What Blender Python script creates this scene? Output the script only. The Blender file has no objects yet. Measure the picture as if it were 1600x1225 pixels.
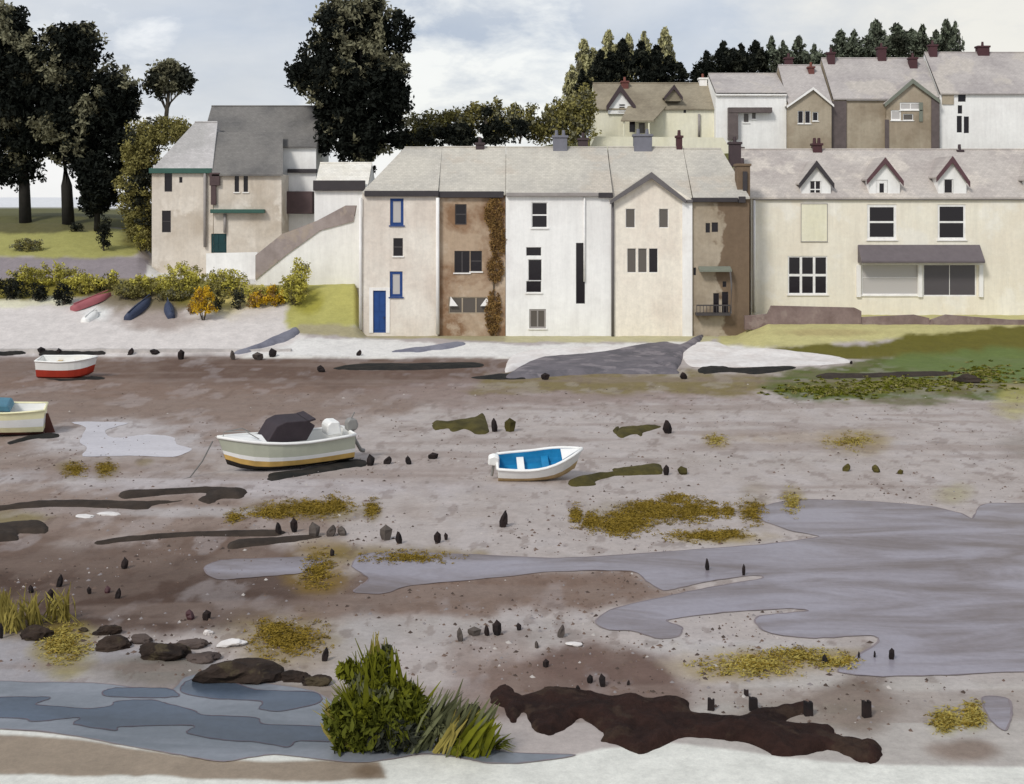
import bpy, bmesh, math, random
import numpy as np
from mathutils import Vector, Matrix, noise as mnoise
random.seed(7)
rng = np.random.default_rng(11)
S = bpy.context.scene
COL = S.collection

# ------------------------------------------------------------------ camera
F, H, CX, HY = 2000.0, 10.0, 800.0, 320.0        # focal length in photo pixels, eye height, principal column, horizon row
cam_d = bpy.data.cameras.new('camera'); cam = bpy.data.objects.new('camera', cam_d); COL.objects.link(cam)
cam.location = (0, 0, H); cam.rotation_euler = (math.radians(90), 0, 0)
cam_d.sensor_width = 36; cam_d.lens = 36 * F / 1600
cam_d.shift_y = -(612.5 - HY) / 1600
cam_d.clip_start = .5; cam_d.clip_end = 20000
S.camera = cam

def X(px, Y): return (px - CX) / F * Y
def Z(py, Y): return H + (HY - py) / F * Y
def P(px, py, Y): return Vector((X(px, Y), Y, Z(py, Y)))
def lin(v):
    v = v / 255.0
    return v / 12.92 if v <= .04045 else ((v + .055) / 1.055) ** 2.4
def C(r, g, b, k=1.0): return (min(lin(r) * k, .9), min(lin(g) * k, .9), min(lin(b) * k, .9), 1)

# ------------------------------------------------------------------ terrain profiles: for a photo column, (distance, height)
def pr(*a): return [(Y, Z(-v, Y)) if v < 0 else (Y, v - 100) for (Y, v) in a]      # negative: photo row; positive: height + 100
PROF = {
 -700: pr((84,-556),(93,-490),(97,-455),(100,-432),(104,-402),(110,-362),(116,-337),(121,-333),(140,-331),(185,-312),(300,-308),(6000,-318)),
  100: pr((84,-556),(93,-490),(97,-455),(100,-432),(104,-402),(110,-362),(116,-337),(121,-333),(140,-331),(185,-312),(300,-308),(6000,-318)),
  215: pr((84,-556),(93,-490),(97,-455),(100,-432),(104,-404),(110,-376),(116,-344),(121,-338),(140,-334),(185,-312),(300,-308),(6000,-318)),
  250: pr((84,-556),(93,-490),(97,-455),(100,-436),(103,-428),(104,-427),(116,-415),(130,-330),(300,-322),(6000,-320.6)),
  400: pr((84,-554),(93,-490),(97,-455),(100,-440),(103,-436),(104,-436),(116,-426),(132,-320),(300,-315),(6000,-320.6)),
  480: pr((84,-554),(89,-520),(93,-492),(97,-452),(100,-442),(104,-442),(116,-432),(132,-300),(300,-300),(6000,-320)),
  555: pr((84,-556),(88,-533),(91.2,-512),(94,-480),(97,-446),(100,-442),(108,-432),(120,-300),(300,-290),(6000,-320)),
  572: pr((83.5,-559),(88,-534),(91,100.57),(92,100.57),(101,100.6),(108,106),(122,112),(300,113),(6000,100)),
  900: pr((83.3,-560),(88,-536),(91,100.57),(92,100.57),(101,100.6),(108,106),(119,114.2),(135,117),(300,119),(6000,100)),
 1150: pr((83.3,-560),(88,-536),(91,100.57),(92,100.57),(101,100.7),(108,107),(118,114.8),(131,115.2),(140,119),(300,121),(6000,100)),
 1200: pr((83.3,-560),(87,-535),(90,-512),(92,-503),(94,-494),(106,101.9),(112,109),(118,114.6),(131,115.2),(142,120),(300,122),(6000,100)),
 2300: pr((83.3,-560),(87,-535),(90,-512),(92,-503),(94,-494),(106,101.9),(112,109),(118,114.6),(131,115.2),(142,121),(300,124),(6000,100)),
}
PK = sorted(PROF)
def prof_z(k, Ys):
    pts = [(10, 0), (82.6, 0)] + PROF[k]
    return np.interp(Ys, [p[0] for p in pts], [p[1] for p in pts])
def smooth01(t): t = np.clip(t, 0, 1); return t * t * (3 - 2 * t)
def ground_z(px, Y):
    px = np.asarray(px, float); Y = np.asarray(Y, float); px, Y = np.broadcast_arrays(px, Y)
    out = np.zeros(px.shape)
    allz = [prof_z(k, Y) for k in PK]
    pc = np.clip(px, PK[0], PK[-1])
    for i in range(len(PK) - 1):
        a, b = PK[i], PK[i + 1]
        m = (pc >= a) & (pc <= b)
        t = (pc - a) / (b - a)
        out = np.where(m, allz[i] * (1 - t) + allz[i + 1] * t, out)
    return out
YT = np.concatenate([np.linspace(19, 83, 400), np.linspace(83.1, 118, 700)])
def ground_at(px, py, ymax=118):
    """first ground point met by the sight line of photo point (px,py)"""
    zz = ground_z(np.full(YT.shape, px), YT)
    rows = HY + (H - zz) / YT * F
    if py > 566: Y = F * H / (py - HY); return Vector((X(px, Y), Y, 0))
    ok = np.where(rows <= py)[0]
    i = ok[0] if len(ok) else len(YT) - 1
    if i > 0:
        r0, r1 = rows[i - 1], rows[i]; t = (r0 - py) / max(r0 - r1, 1e-6); t = min(max(t, 0), 1)
        Y = YT[i - 1] * (1 - t) + YT[i] * t
    else: Y = YT[0]
    Y = min(Y, ymax)
    return Vector((X(px, Y), Y, float(ground_z(px, Y))))

# ------------------------------------------------------------------ numpy value noise
_lat = rng.random((256, 256))
def vnoise(x, y):
    xi = np.floor(x).astype(int); yi = np.floor(y).astype(int); fx = x - xi; fy = y - yi
    fx = fx * fx * (3 - 2 * fx); fy = fy * fy * (3 - 2 * fy)
    g = lambda a, b: _lat[a % 256, b % 256]
    return (g(xi, yi) * (1 - fx) + g(xi + 1, yi) * fx) * (1 - fy) + (g(xi, yi + 1) * (1 - fx) + g(xi + 1, yi + 1) * fx) * fy
def fbm(x, y, o=4):
    s = 0; a = .5; t = 0
    for k in range(o):
        s = s + a * vnoise(x * 2 ** k + 17 * k, y * 2 ** k + 31 * k); t += a; a *= .5
    return s / t - .5

# ------------------------------------------------------------------ materials
MATS = {}
def newmat(name):
    m = bpy.data.materials.new(name); m.use_nodes = True
    nt = m.node_tree; b = nt.nodes['Principled BSDF']
    MATS[name] = m
    return m, nt, b
def N(nt, typ, **kw):
    n = nt.nodes.new(typ)
    for k, v in kw.items():
        if k in n.inputs.keys() if hasattr(n.inputs, 'keys') else False: n.inputs[k].default_value = v
        else: setattr(n, k, v)
    return n
def noise_node(nt, vec, scale, detail=4, rough=.55, dist=0.):
    n = nt.nodes.new('ShaderNodeTexNoise')
    n.inputs['Scale'].default_value = scale; n.inputs['Detail'].default_value = detail
    n.inputs['Roughness'].default_value = rough; n.inputs['Distortion'].default_value = dist
    nt.links.new(vec, n.inputs['Vector'])
    return n.outputs[0]
def maprange(nt, v, a, b, c, d):
    n = nt.nodes.new('ShaderNodeMapRange'); n.clamp = True
    nt.links.new(v, n.inputs[0])
    for i, q in enumerate((a, b, c, d)): n.inputs[1 + i].default_value = q
    return n.outputs[0]
def mixc(nt, f, a, b, mode='MIX'):
    n = nt.nodes.new('ShaderNodeMix'); n.data_type = 'RGBA'; n.blend_type = mode
    if hasattr(f, 'links') or hasattr(f, 'node'): nt.links.new(f, n.inputs[0])
    else: n.inputs[0].default_value = f
    for i, q in ((6, a), (7, b)):
        if hasattr(q, 'node'): nt.links.new(q, n.inputs[i])
        else: n.inputs[i].default_value = q
    return n.outputs[2]
def mulval(nt, col, val):
    n = nt.nodes.new('ShaderNodeVectorMath'); n.operation = 'SCALE'
    nt.links.new(col, n.inputs[0]); nt.links.new(val, n.inputs['Scale'])
    return n.outputs[0]
KW = 0.93
def wash(name, c1, c2=None, c3=None, sc=.35, lo=.42, hi=.62, grain=.085, gs=3.2, rough=.9, bump=.25, bd=.04, spec=.15, slate=0, k=None, speck=0, split=None):
    """wall, stone and slate surfaces: two or three tones that run into each other, a fine grain and a bump"""
    k = KW if k is None else k
    m, nt, b = newmat(name)
    pos = nt.nodes.new('ShaderNodeNewGeometry').outputs['Position']
    c1 = C(*c1, k); c2 = C(*c2, k) if c2 else c1
    col = mixc(nt, maprange(nt, noise_node(nt, pos, sc, 6, .6, .15), lo, hi, 0, 1), c1, c2)
    if c3:
        off = nt.nodes.new('ShaderNodeVectorMath'); off.operation = 'ADD'; nt.links.new(pos, off.inputs[0]); off.inputs[1].default_value = (37, 5, 11)
        col = mixc(nt, maprange(nt, noise_node(nt, off.outputs[0], sc * 1.3, 6, .6, .2), .53, .60, 0, .9), col, C(*c3, k))
    if split:                                                    # a darker tone over the right end of the wall, with a ragged edge
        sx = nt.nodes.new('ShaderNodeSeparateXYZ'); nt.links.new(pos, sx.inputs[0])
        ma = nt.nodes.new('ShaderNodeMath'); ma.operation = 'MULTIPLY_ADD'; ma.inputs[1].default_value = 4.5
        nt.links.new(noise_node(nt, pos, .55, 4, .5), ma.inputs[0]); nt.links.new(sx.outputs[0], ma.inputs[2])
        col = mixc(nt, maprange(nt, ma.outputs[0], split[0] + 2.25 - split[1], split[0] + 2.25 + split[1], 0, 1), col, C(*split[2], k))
    st = nt.nodes.new('ShaderNodeMapping'); st.inputs['Scale'].default_value = (1.6, 1.6, .16); nt.links.new(pos, st.inputs[0])
    col = mulval(nt, col, maprange(nt, noise_node(nt, st.outputs[0], 1.5, 5, .7), .35, .68, .94, 1.05))     # rain streaks
    g = noise_node(nt, pos, gs, 5, .7)
    col = mulval(nt, col, maprange(nt, g, .3, .7, 1 - grain, 1 + grain))
    h = g
    if slate:
        mp = nt.nodes.new('ShaderNodeMapping'); mp.inputs['Scale'].default_value = (1, 1, 1)
        sx = nt.nodes.new('ShaderNodeSeparateXYZ'); nt.links.new(pos, sx.inputs[0])
        cb = nt.nodes.new('ShaderNodeCombineXYZ'); nt.links.new(sx.outputs[0], cb.inputs[0]); nt.links.new(sx.outputs[2], cb.inputs[1])
        br = nt.nodes.new('ShaderNodeTexBrick'); nt.links.new(cb.outputs[0], br.inputs['Vector'])
        br.inputs['Scale'].default_value = slate; br.inputs['Color1'].default_value = (.93, .93, .93, 1); br.inputs['Color2'].default_value = (1.06, 1.06, 1.06, 1)
        br.inputs['Mortar'].default_value = (.84, .84, .84, 1); br.inputs['Mortar Size'].default_value = .03; br.inputs['Brick Width'].default_value = .6; br.inputs['Row Height'].default_value = .26
        col = mixc(nt, 1.0, col, br.outputs[0], 'MULTIPLY')
    nt.links.new(col, b.inputs['Base Color'])
    b.inputs['Roughness'].default_value = rough; b.inputs['Specular IOR Level'].default_value = spec
    bp = nt.nodes.new('ShaderNodeBump'); bp.inputs['Strength'].default_value = bump; bp.inputs['Distance'].default_value = bd
    nt.links.new(h, bp.inputs['Height']); nt.links.new(bp.outputs[0], b.inputs['Normal'])
    return m
def plain(name, c, rough=.6, spec=.3, k=1.0, var=.12, sc=2.0, metal=0):
    m, nt, b = newmat(name)
    pos = nt.nodes.new('ShaderNodeNewGeometry').outputs['Position']
    g = noise_node(nt, pos, sc, 5, .65)
    rgb = nt.nodes.new('ShaderNodeRGB'); rgb.outputs[0].default_value = C(*c, k)
    nt.links.new(mulval(nt, rgb.outputs[0], maprange(nt, g, .3, .7, 1 - var, 1 + var)), b.inputs['Base Color'])
    b.inputs['Roughness'].default_value = rough; b.inputs['Specular IOR Level'].default_value = spec; b.inputs['Metallic'].default_value = metal
    return m
def leafmat(name, c, k=1.0, var=.35):
    m, nt, b = newmat(name)
    pos = nt.nodes.new('ShaderNodeNewGeometry').outputs['Position']
    g = noise_node(nt, pos, 1.3, 4, .7)
    rgb = nt.nodes.new('ShaderNodeRGB'); rgb.outputs[0].default_value = C(*c, k)
    nt.links.new(mulval(nt, rgb.outputs[0], maprange(nt, g, .3, .7, 1 - var, 1 + var)), b.inputs['Base Color'])
    b.inputs['Roughness'].default_value = .75; b.inputs['Specular IOR Level'].default_value = .08
    return m

# walls and roofs
wash('cream_lime', (238, 231, 219), (224, 213, 200), sc=.3)
wash('cream_gable', (246, 238, 223), (236, 225, 210), sc=.28)
wash('brown_render', (184, 162, 138), (142, 112, 86), (198, 180, 158), sc=.28, lo=.44, hi=.56, grain=.1)
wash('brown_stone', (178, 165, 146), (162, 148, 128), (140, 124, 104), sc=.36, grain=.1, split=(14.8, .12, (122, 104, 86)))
wash('white_lime', (250, 249, 245), (240, 238, 234), sc=.3, grain=.04)
wash('white_trim', (250, 248, 244), (240, 236, 230), grain=.04)
wash('butter_render', (244, 238, 221), (239, 230, 211), (246, 241, 228), sc=.2, grain=.05)
wash('butter_pale', (240, 236, 214), (236, 231, 204), sc=.25, grain=.05)
wash('stone_house', (218, 208, 194), (198, 185, 168), (230, 221, 208), sc=.3, grain=.08)
wash('tan_render', (178, 166, 146), (152, 138, 118), (168, 154, 134), sc=.25)
wash('roof_beige', (203, 197, 184), (187, 182, 172), (196, 187, 173), sc=.22, slate=2.2, grain=.07)
wash('roof_slate', (128, 125, 121), (110, 108, 106), sc=.25, slate=2.2, grain=.1)
wash('roof_pale', (196, 192, 190), (178, 175, 172), sc=.3, slate=2.2)
wash('roof_mauve', (186, 179, 174), (170, 163, 160), (192, 184, 175), sc=.2, slate=2.2)
wash('roof_mauve_low', (194, 186, 178), (178, 169, 163), (208, 199, 188), sc=.22, slate=2.2)
wash('roof_brown', (158, 148, 128), (138, 128, 110), sc=.3, slate=2.2)
wash('roof_cream', (240, 236, 226), (226, 220, 206), sc=.3, slate=2.2, grain=.04)
wash('taupe_wall', (168, 156, 152), (150, 138, 134), (176, 162, 150), sc=.5, grain=.08)
wash('mauve_stone', (142, 124, 120), (124, 106, 102), (150, 134, 128), sc=.6, grain=.1, gs=5)
wash('concrete', (206, 200, 194), (184, 178, 174), sc=.5)
wash('slip_grey', (128, 122, 126), (108, 104, 108), (150, 142, 144), sc=.5, k=.75)
wash('slip_blue', (140, 140, 150), (122, 122, 134), sc=.5, k=.8)
wash('pale_hard', (236, 231, 226), (222, 214, 208), sc=.5, k=.85)
plain('black_trim', (62, 58, 60)); plain('grey_trim', (104, 100, 100)); plain('teal_trim', (58, 92, 82)); plain('soft_green_trim', (120, 124, 112))
plain('pipe_grey', (150, 144, 140)); plain('maroon_trim', (92, 66, 70)); plain('blue_paint', (36, 70, 128)); plain('teal_paint', (28, 62, 64))
plain('grey_door', (138, 136, 132)); plain('dark_mauve', (104, 96, 98)); plain('dark_brown_paint', (82, 66, 66))
plain('chimney_blue', (116, 116, 124)); plain('chimney_maroon', (74, 46, 49)); plain('chimney_red', (104, 62, 56)); plain('chimney_dark', (70, 58, 60))
plain('pot_clay', (120, 70, 58)); plain('grey_blind', (192, 188, 184)); plain('frame_white', (246, 244, 240), k=.9); plain('frame_dark', (70, 66, 66))
plain('frame_blue', (36, 66, 122)); plain('unused_cream', (240, 232, 200), k=.92)
plain('strip_grey', (112, 108, 106)); plain('dark_clad', (98, 88, 86), var=.2)
def glass(name, c, rough=.12, spec=.35):
    m, nt, b = newmat(name); b.inputs['Base Color'].default_value = C(*c); b.inputs['Roughness'].default_value = rough; b.inputs['Specular IOR Level'].default_value = spec
    pos = nt.nodes.new('ShaderNodeNewGeometry').outputs['Position']
    bp = nt.nodes.new('ShaderNodeBump'); bp.inputs['Strength'].default_value = .15; bp.inputs['Distance'].default_value = .03
    nt.links.new(noise_node(nt, pos, 1.6, 2), bp.inputs['Height']); nt.links.new(bp.outputs[0], b.inputs['Normal'])
    return m
glass('glass_dark', (30, 26, 30)); glass('glass_grey', (96, 90, 84)); glass('glass_shop', (84, 80, 82)); glass('glass_pale', (186, 182, 178), .3)
# plants
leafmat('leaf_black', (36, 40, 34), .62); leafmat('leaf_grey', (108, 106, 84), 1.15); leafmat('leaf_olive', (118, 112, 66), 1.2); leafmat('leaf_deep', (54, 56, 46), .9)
leafmat('leaf_spruce', (92, 98, 82), 1.2); leafmat('leaf_khaki', (152, 148, 108), 1.35); leafmat('leaf_green', (96, 98, 26)); leafmat('leaf_dgreen', (78, 82, 26))
leafmat('leaf_gold', (196, 160, 44)); leafmat('leaf_yellow', (186, 178, 84)); leafmat('leaf_ochre', (134, 106, 64), 1.1); leafmat('leaf_rust', (114, 88, 58), 1.1)
leafmat('weed_olive', (138, 116, 46), .9, .2); leafmat('weed_dark', (122, 102, 38), .9, .2); leafmat('weed_lime', (164, 148, 78), .95, .2); leafmat('grass_blade', (104, 106, 26), .9); leafmat('grass_dry', (140, 128, 66)); leafmat('grass_sage', (100, 102, 72), .9)
plain('bark', (40, 38, 34), rough=.9, var=.3); plain('bark_grey', (74, 68, 58), rough=.9, var=.3)
wash('rock_dark', (68, 56, 48), (48, 40, 36), (86, 76, 58), sc=1.5, k=.7, bump=.9, bd=.06, grain=.25)
wash('rock_taupe', (98, 86, 80), (80, 70, 66), sc=1.5, k=.8, bump=.5, grain=.15)
wash('stone_black', (44, 40, 40), (56, 46, 44), sc=2, k=.75, grain=.2)
wash('stone_grey', (98, 90, 84), (80, 72, 68), sc=2, k=.8, grain=.2)
wash('mud_black', (66, 46, 40), (50, 36, 32), (76, 60, 50), sc=.9, k=.62, bump=.9, bd=.08, grain=.25, gs=7, spec=.1, rough=.9)
wash('strand_brown', (70, 60, 52), (58, 50, 44), sc=1.2, k=.8, bump=.5, grain=.2)
wash('strand_olive', (92, 84, 44), (72, 66, 36), sc=1.2, k=.8, bump=.5, grain=.2)
wash('strand_black', (40, 40, 38), (54, 50, 46), sc=1.2, k=.8, bump=.5, grain=.2)
# boats
plain('boat_white', (248, 247, 242), rough=.4, k=.9, var=.05); plain('boat_red', (168, 56, 40), rough=.5); plain('boat_sage', (176, 178, 160), rough=.5, var=.06)
plain('boat_ochre', (196, 160, 92), rough=.6, var=.2); plain('boat_antifoul', (46, 40, 34), rough=.8); plain('boat_cream', (240, 234, 190), rough=.5, var=.06)
plain('boat_brown', (92, 56, 48), rough=.7); plain('boat_blue', (30, 124, 172), rough=.5, var=.15); plain('boat_tan', (186, 160, 118), rough=.7, var=.2)
plain('canopy_dark', (56, 48, 52), rough=.8, var=.2); plain('motor_grey', (136, 134, 130), rough=.5); plain('rope_grey', (110, 108, 104)); plain('hull_pink', (160, 92, 96)); plain('hull_navy', (58, 66, 88))
plain('cover_teal', (80, 124, 142)); plain('wood_seat', (190, 170, 130))
# water
def water(name, c, rough=.25, spec=.35, bump=.12, sc=1.2, c2=None, k=.8):
    m, nt, b = newmat(name)
    pos = nt.nodes.new('ShaderNodeNewGeometry').outputs['Position']
    mp = nt.nodes.new('ShaderNodeMapping'); mp.inputs['Scale'].default_value = (.35, 1, 1); nt.links.new(pos, mp.inputs[0])
    col = mixc(nt, maprange(nt, noise_node(nt, mp.outputs[0], .55, 6, .62, .6), .4, .62, 0, 1), C(*c, k), C(*(c2 or c), k))
    g = noise_node(nt, pos, 5, 5, .7)
    nt.links.new(mulval(nt, col, maprange(nt, g, .3, .7, .9, 1.1)), b.inputs['Base Color'])
    b.inputs['Roughness'].default_value = rough; b.inputs['Specular IOR Level'].default_value = spec
    bp = nt.nodes.new('ShaderNodeBump'); bp.inputs['Strength'].default_value = bump; bp.inputs['Distance'].default_value = .05
    nt.links.new(noise_node(nt, mp.outputs[0], sc, 4, .6), bp.inputs['Height']); nt.links.new(bp.outputs[0], b.inputs['Normal'])
    return m
water('pool_lilac', (158, 152, 160), .34, .32, bump=.2, sc=.9, c2=(118, 106, 104)); water('pool_pale', (226, 222, 226), .35, .3, c2=(214, 210, 214)); water('stream_light', (154, 158, 165), .3, .3, c2=(122, 128, 134), k=.68)
water('stream_deep', (98, 112, 130), .25, .3, c2=(82, 92, 104), k=.62); water('pool_rim', (112, 100, 108), .6, .2, c2=(98, 88, 96))
wash('rim_mud', (150, 139, 140), (136, 126, 129), sc=.8, k=.82)

# ground: vertex tones (soil, sand, grass, weed film) with fine grain
m, nt, b = newmat('ground_soil')
at = nt.nodes.new('ShaderNodeAttribute'); at.attribute_name = 'tone'
pos = nt.nodes.new('ShaderNodeNewGeometry').outputs['Position']
g1 = noise_node(nt, pos, 5.5, 8, .9); g2 = noise_node(nt, pos, 1.2, 6, .7)
col = mulval(nt, at.outputs['Color'], maprange(nt, g1, .3, .7, .80, 1.2))
col = mulval(nt, col, maprange(nt, g2, .3, .7, .88, 1.12))
nt.links.new(col, b.inputs['Base Color']); b.inputs['Roughness'].default_value = .8; b.inputs['Specular IOR Level'].default_value = .2
bp = nt.nodes.new('ShaderNodeBump'); bp.inputs['Strength'].default_value = .35; bp.inputs['Distance'].default_value = .06
nt.links.new(g1, bp.inputs['Height']); nt.links.new(bp.outputs[0], b.inputs['Normal'])

# ------------------------------------------------------------------ object helpers
def tag(o, label=None, cat=None, group=None, kind=None):
    if label: o['label'] = label
    if cat: o['category'] = cat
    if group: o['group'] = group
    if kind: o['kind'] = kind
    return o
def thing(name, label, cat, loc=(0, 0, 0), rot=(0, 0, 0), group=None):
    o = bpy.data.objects.new(name, None); COL.objects.link(o); o.empty_display_size = .3
    o.location = loc; o.rotation_euler = rot
    return tag(o, label, cat, group)
def origin(o):
    v = Vector((0, 0, 0))
    while o is not None: v += Vector(o.location); o = o.parent
    return v
class MB:
    def __init__(s): s.v = []; s.f = []; s.mi = []
    def add(s, vs, fs, mi=0):
        n = len(s.v); s.v += [tuple(v) for v in vs]
        for f in fs: s.f.append([n + i for i in f]); s.mi.append(mi)
        return s
    def box(s, x0, x1, y0, y1, z0, z1, mi=0):
        return s.add([(x0,y0,z0),(x1,y0,z0),(x1,y1,z0),(x0,y1,z0),(x0,y0,z1),(x1,y0,z1),(x1,y1,z1),(x0,y1,z1)],
              [(0,3,2,1),(4,5,6,7),(0,1,5,4),(1,2,6,5),(2,3,7,6),(3,0,4,7)], mi)
    def prism(s, poly, d, mi=0):
        """polygon (list of 3d points) swept by vector d"""
        n = len(poly); a = [Vector(p) for p in poly]; d = Vector(d); bb = [p + d for p in a]
        return s.add(a + bb, [tuple(range(n))[::-1], tuple(range(n, 2 * n))] + [(i, (i + 1) % n, n + (i + 1) % n, n + i) for i in range(n)], mi)
    def tube(s, pts, r, n=8, mi=0, r2=None):
        pts = [Vector(p) for p in pts]; rings = []
        for i, p in enumerate(pts):
            t = (pts[min(i + 1, len(pts) - 1)] - pts[max(i - 1, 0)]).normalized()
            u = t.cross(Vector((0, 0, 1)));  u = u.normalized() if u.length > 1e-3 else Vector((1, 0, 0)); w = t.cross(u)
            rr = r if r2 is None else r + (r2 - r) * i / max(len(pts) - 1, 1)
            rings.append([p + (u * math.cos(2 * math.pi * k / n) + w * math.sin(2 * math.pi * k / n)) * rr for k in range(n)])
        vs = [q for rg in rings for q in rg]; fs = []
        for i in range(len(pts) - 1):
            for k in range(n): fs.append((i * n + k, i * n + (k + 1) % n, (i + 1) * n + (k + 1) % n, (i + 1) * n + k))
        fs += [tuple(range(n))[::-1], tuple(range((len(pts) - 1) * n, len(pts) * n))]
        return s.add(vs, fs, mi)
    def build(s, name, mats, parent=None, local=False, smooth=False, bevel=0):
        me = bpy.data.meshes.new(name)
        o0 = Vector((0, 0, 0)) if (local or parent is None) else origin(parent)
        me.from_pydata([tuple(Vector(v) - o0) for v in s.v], [], s.f)
        for mm in (mats if isinstance(mats, (list, tuple)) else [mats]): me.materials.append(MATS[mm])
        if len(s.mi): me.polygons.foreach_set('material_index', s.mi)
        bm = bmesh.new(); bm.from_mesh(me); bmesh.ops.recalc_face_normals(bm, faces=bm.faces[:])
        if bevel: bmesh.ops.bevel(bm, geom=bm.edges[:], offset=bevel, segments=1, affect='EDGES', clamp_overlap=True)
        bm.to_mesh(me); bm.free()
        if smooth: me.polygons.foreach_set('use_smooth', [True] * len(me.polygons))
        o = bpy.data.objects.new(name, me); COL.objects.link(o)
        if parent is not None: o.parent = parent
        return o
def np_mesh(name, V, Fq, mats, mi=None, parent=None, smooth=False):
    me = bpy.data.meshes.new(name); V = np.asarray(V, np.float32); Fq = np.asarray(Fq, np.int32)
    k = Fq.shape[1]
    me.vertices.add(len(V)); me.vertices.foreach_set('co', V.ravel())
    me.loops.add(Fq.size); me.loops.foreach_set('vertex_index', Fq.ravel())
    me.polygons.add(len(Fq)); me.polygons.foreach_set('loop_start', np.arange(0, Fq.size, k, dtype=np.int32))
    for mm in mats: me.materials.append(MATS[mm])
    if mi is not None: me.polygons.foreach_set('material_index', np.asarray(mi, np.int32))
    if smooth: me.polygons.foreach_set('use_smooth', np.ones(len(Fq), bool))
    me.update(calc_edges=True); me.validate()
    o = bpy.data.objects.new(name, me); COL.objects.link(o)
    if parent is not None: o.parent = parent
    return o
def copy_tree(o, parent=None):
    c = o.copy(); COL.objects.link(c); c.parent = parent
    for ch in list(o.children): copy_tree(ch, c)
    return c

# ------------------------------------------------------------------ 2D outline tools (outlines given in photo points, laid on the ground)
def spline(pts, sub=6, jit=0.):
    pts = [np.array(p, float) for p in pts]; n = len(pts); out = []
    for i in range(n):
        p0, p1, p2, p3 = pts[i - 1], pts[i], pts[(i + 1) % n], pts[(i + 2) % n]
        for k in range(sub):
            t = k / sub
            q = .5 * ((2 * p1) + (p2 - p0) * t + (2 * p0 - 5 * p1 + 4 * p2 - p3) * t * t + (3 * p1 - p0 - 3 * p2 + p3) * t ** 3)
            q = q * .75 + (p1 * (1 - t) + p2 * t) * .25
            out.append(q + rng.normal(0, 1, 2) * jit * np.array([1, .5]))
    return np.array(out)
def sdist(px, py, poly, ys=2.2):
    """signed distance (photo pixels, rows weighted) to an outline: + inside"""
    d = np.full(px.shape, 1e9); ins = np.zeros(px.shape, bool); n = len(poly)
    for i in range(n):
        ax, ay = poly[i]; bx, by = poly[(i + 1) % n]
        c = ((ay > py) != (by > py)) & (px < (bx - ax) * (py - ay) / (by - ay + 1e-12) + ax); ins ^= c
        ex, ey = bx - ax, (by - ay) * ys; qx, qy = px - ax, (py - ay) * ys
        t = np.clip((qx * ex + qy * ey) / (ex * ex + ey * ey + 1e-9), 0, 1)
        d = np.minimum(d, np.hypot(qx - ex * t, qy - ey * t))
    return np.where(ins, d, -d)
def ground_pts(px, py):
    sh = px.shape; out = np.zeros(sh + (3,))
    fl = [(ground_at(a, b2)) for a, b2 in zip(px.ravel(), py.ravel())]
    return np.array([tuple(v) for v in fl]).reshape(sh + (3,))
def mound(name, outline, h, w, mat, parent=None, rough=.35, step=None, base=.0, jit=.6):
    """a low heap with real thickness whose foot follows an outline on the ground"""
    pl = spline(outline, 5, jit)
    x0, y0 = pl.min(0) - 5; x1, y1 = pl.max(0) + 5
    st = step or max(2.0, (x1 - x0) / 150); sy = max(1.0, st * .45)
    gx, gy = np.meshgrid(np.arange(x0, x1 + st, st), np.arange(y0, y1 + sy, sy))
    sd = sdist(gx, gy, pl)
    G = ground_pts(gx, gy)
    prof = np.where(sd > 0, h * (1 - np.exp(-sd / w)), sd * h / w * 1.2)
    G[..., 2] += base + prof * (1 + rough * 2 * fbm(G[..., 0] * 2.5, G[..., 1] * 1.2, 4))
    idx = np.arange(gx.size).reshape(gx.shape)
    q = np.stack([idx[:-1, :-1], idx[:-1, 1:], idx[1:, 1:], idx[1:, :-1]], -1).reshape(-1, 4)
    keep = np.max(np.stack([sd[:-1, :-1], sd[:-1, 1:], sd[1:, 1:], sd[1:, :-1]], -1).reshape(-1, 4), 1) > -3
    q = q[keep][:, ::-1]
    used, inv = np.unique(q, return_inverse=True)
    V = G.reshape(-1, 3)[used]
    o0 = np.array(origin(parent)) if parent is not None else V.mean(0) * np.array([1, 1, 0])
    o = np_mesh(name, V - o0, inv.reshape(-1, 4), [mat], parent=parent, smooth=True)
    if parent is None: o.location = o0
    return o
def sheet(name, outline, mat, z, rim=None, rimw=.07, jit=.5):
    """still water: a flat sheet with a wet rim"""
    pl = spline(outline, 6, jit)
    P0 = [ground_at(a, b2) for a, b2 in pl]
    if sum(P0[i].x * P0[i - 1].y - P0[i - 1].x * P0[i].y for i in range(len(P0))) < 0: P0.reverse()   # one winding for all
    n = len(P0); mb = MB()
    mb.add([(p.x, p.y, p.z + z) for p in P0], [tuple(range(n))], 0)
    if rim:
        out = []
        for i in range(n):
            t = (P0[(i + 1) % n] - P0[i - 1]); t.z = 0; t.normalize(); nn = Vector((t.y, -t.x, 0))
            w = rimw * (.5 + random.random())
            out.append((P0[i] + nn * w, P0[i] - nn * w))
        vs = [(a.x, a.y, a.z + z + .003) for a, b2 in out] + [(b2.x, b2.y, b2.z + z + .003) for a, b2 in out]
        mb.add(vs, [(i, (i + 1) % n, n + (i + 1) % n, n + i) for i in range(n)], 1)
    o = mb.build(name, [mat, rim] if rim else [mat])
    for p in o.data.polygons:
        if p.normal.z < 0: p.flip()
    return o

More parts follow.
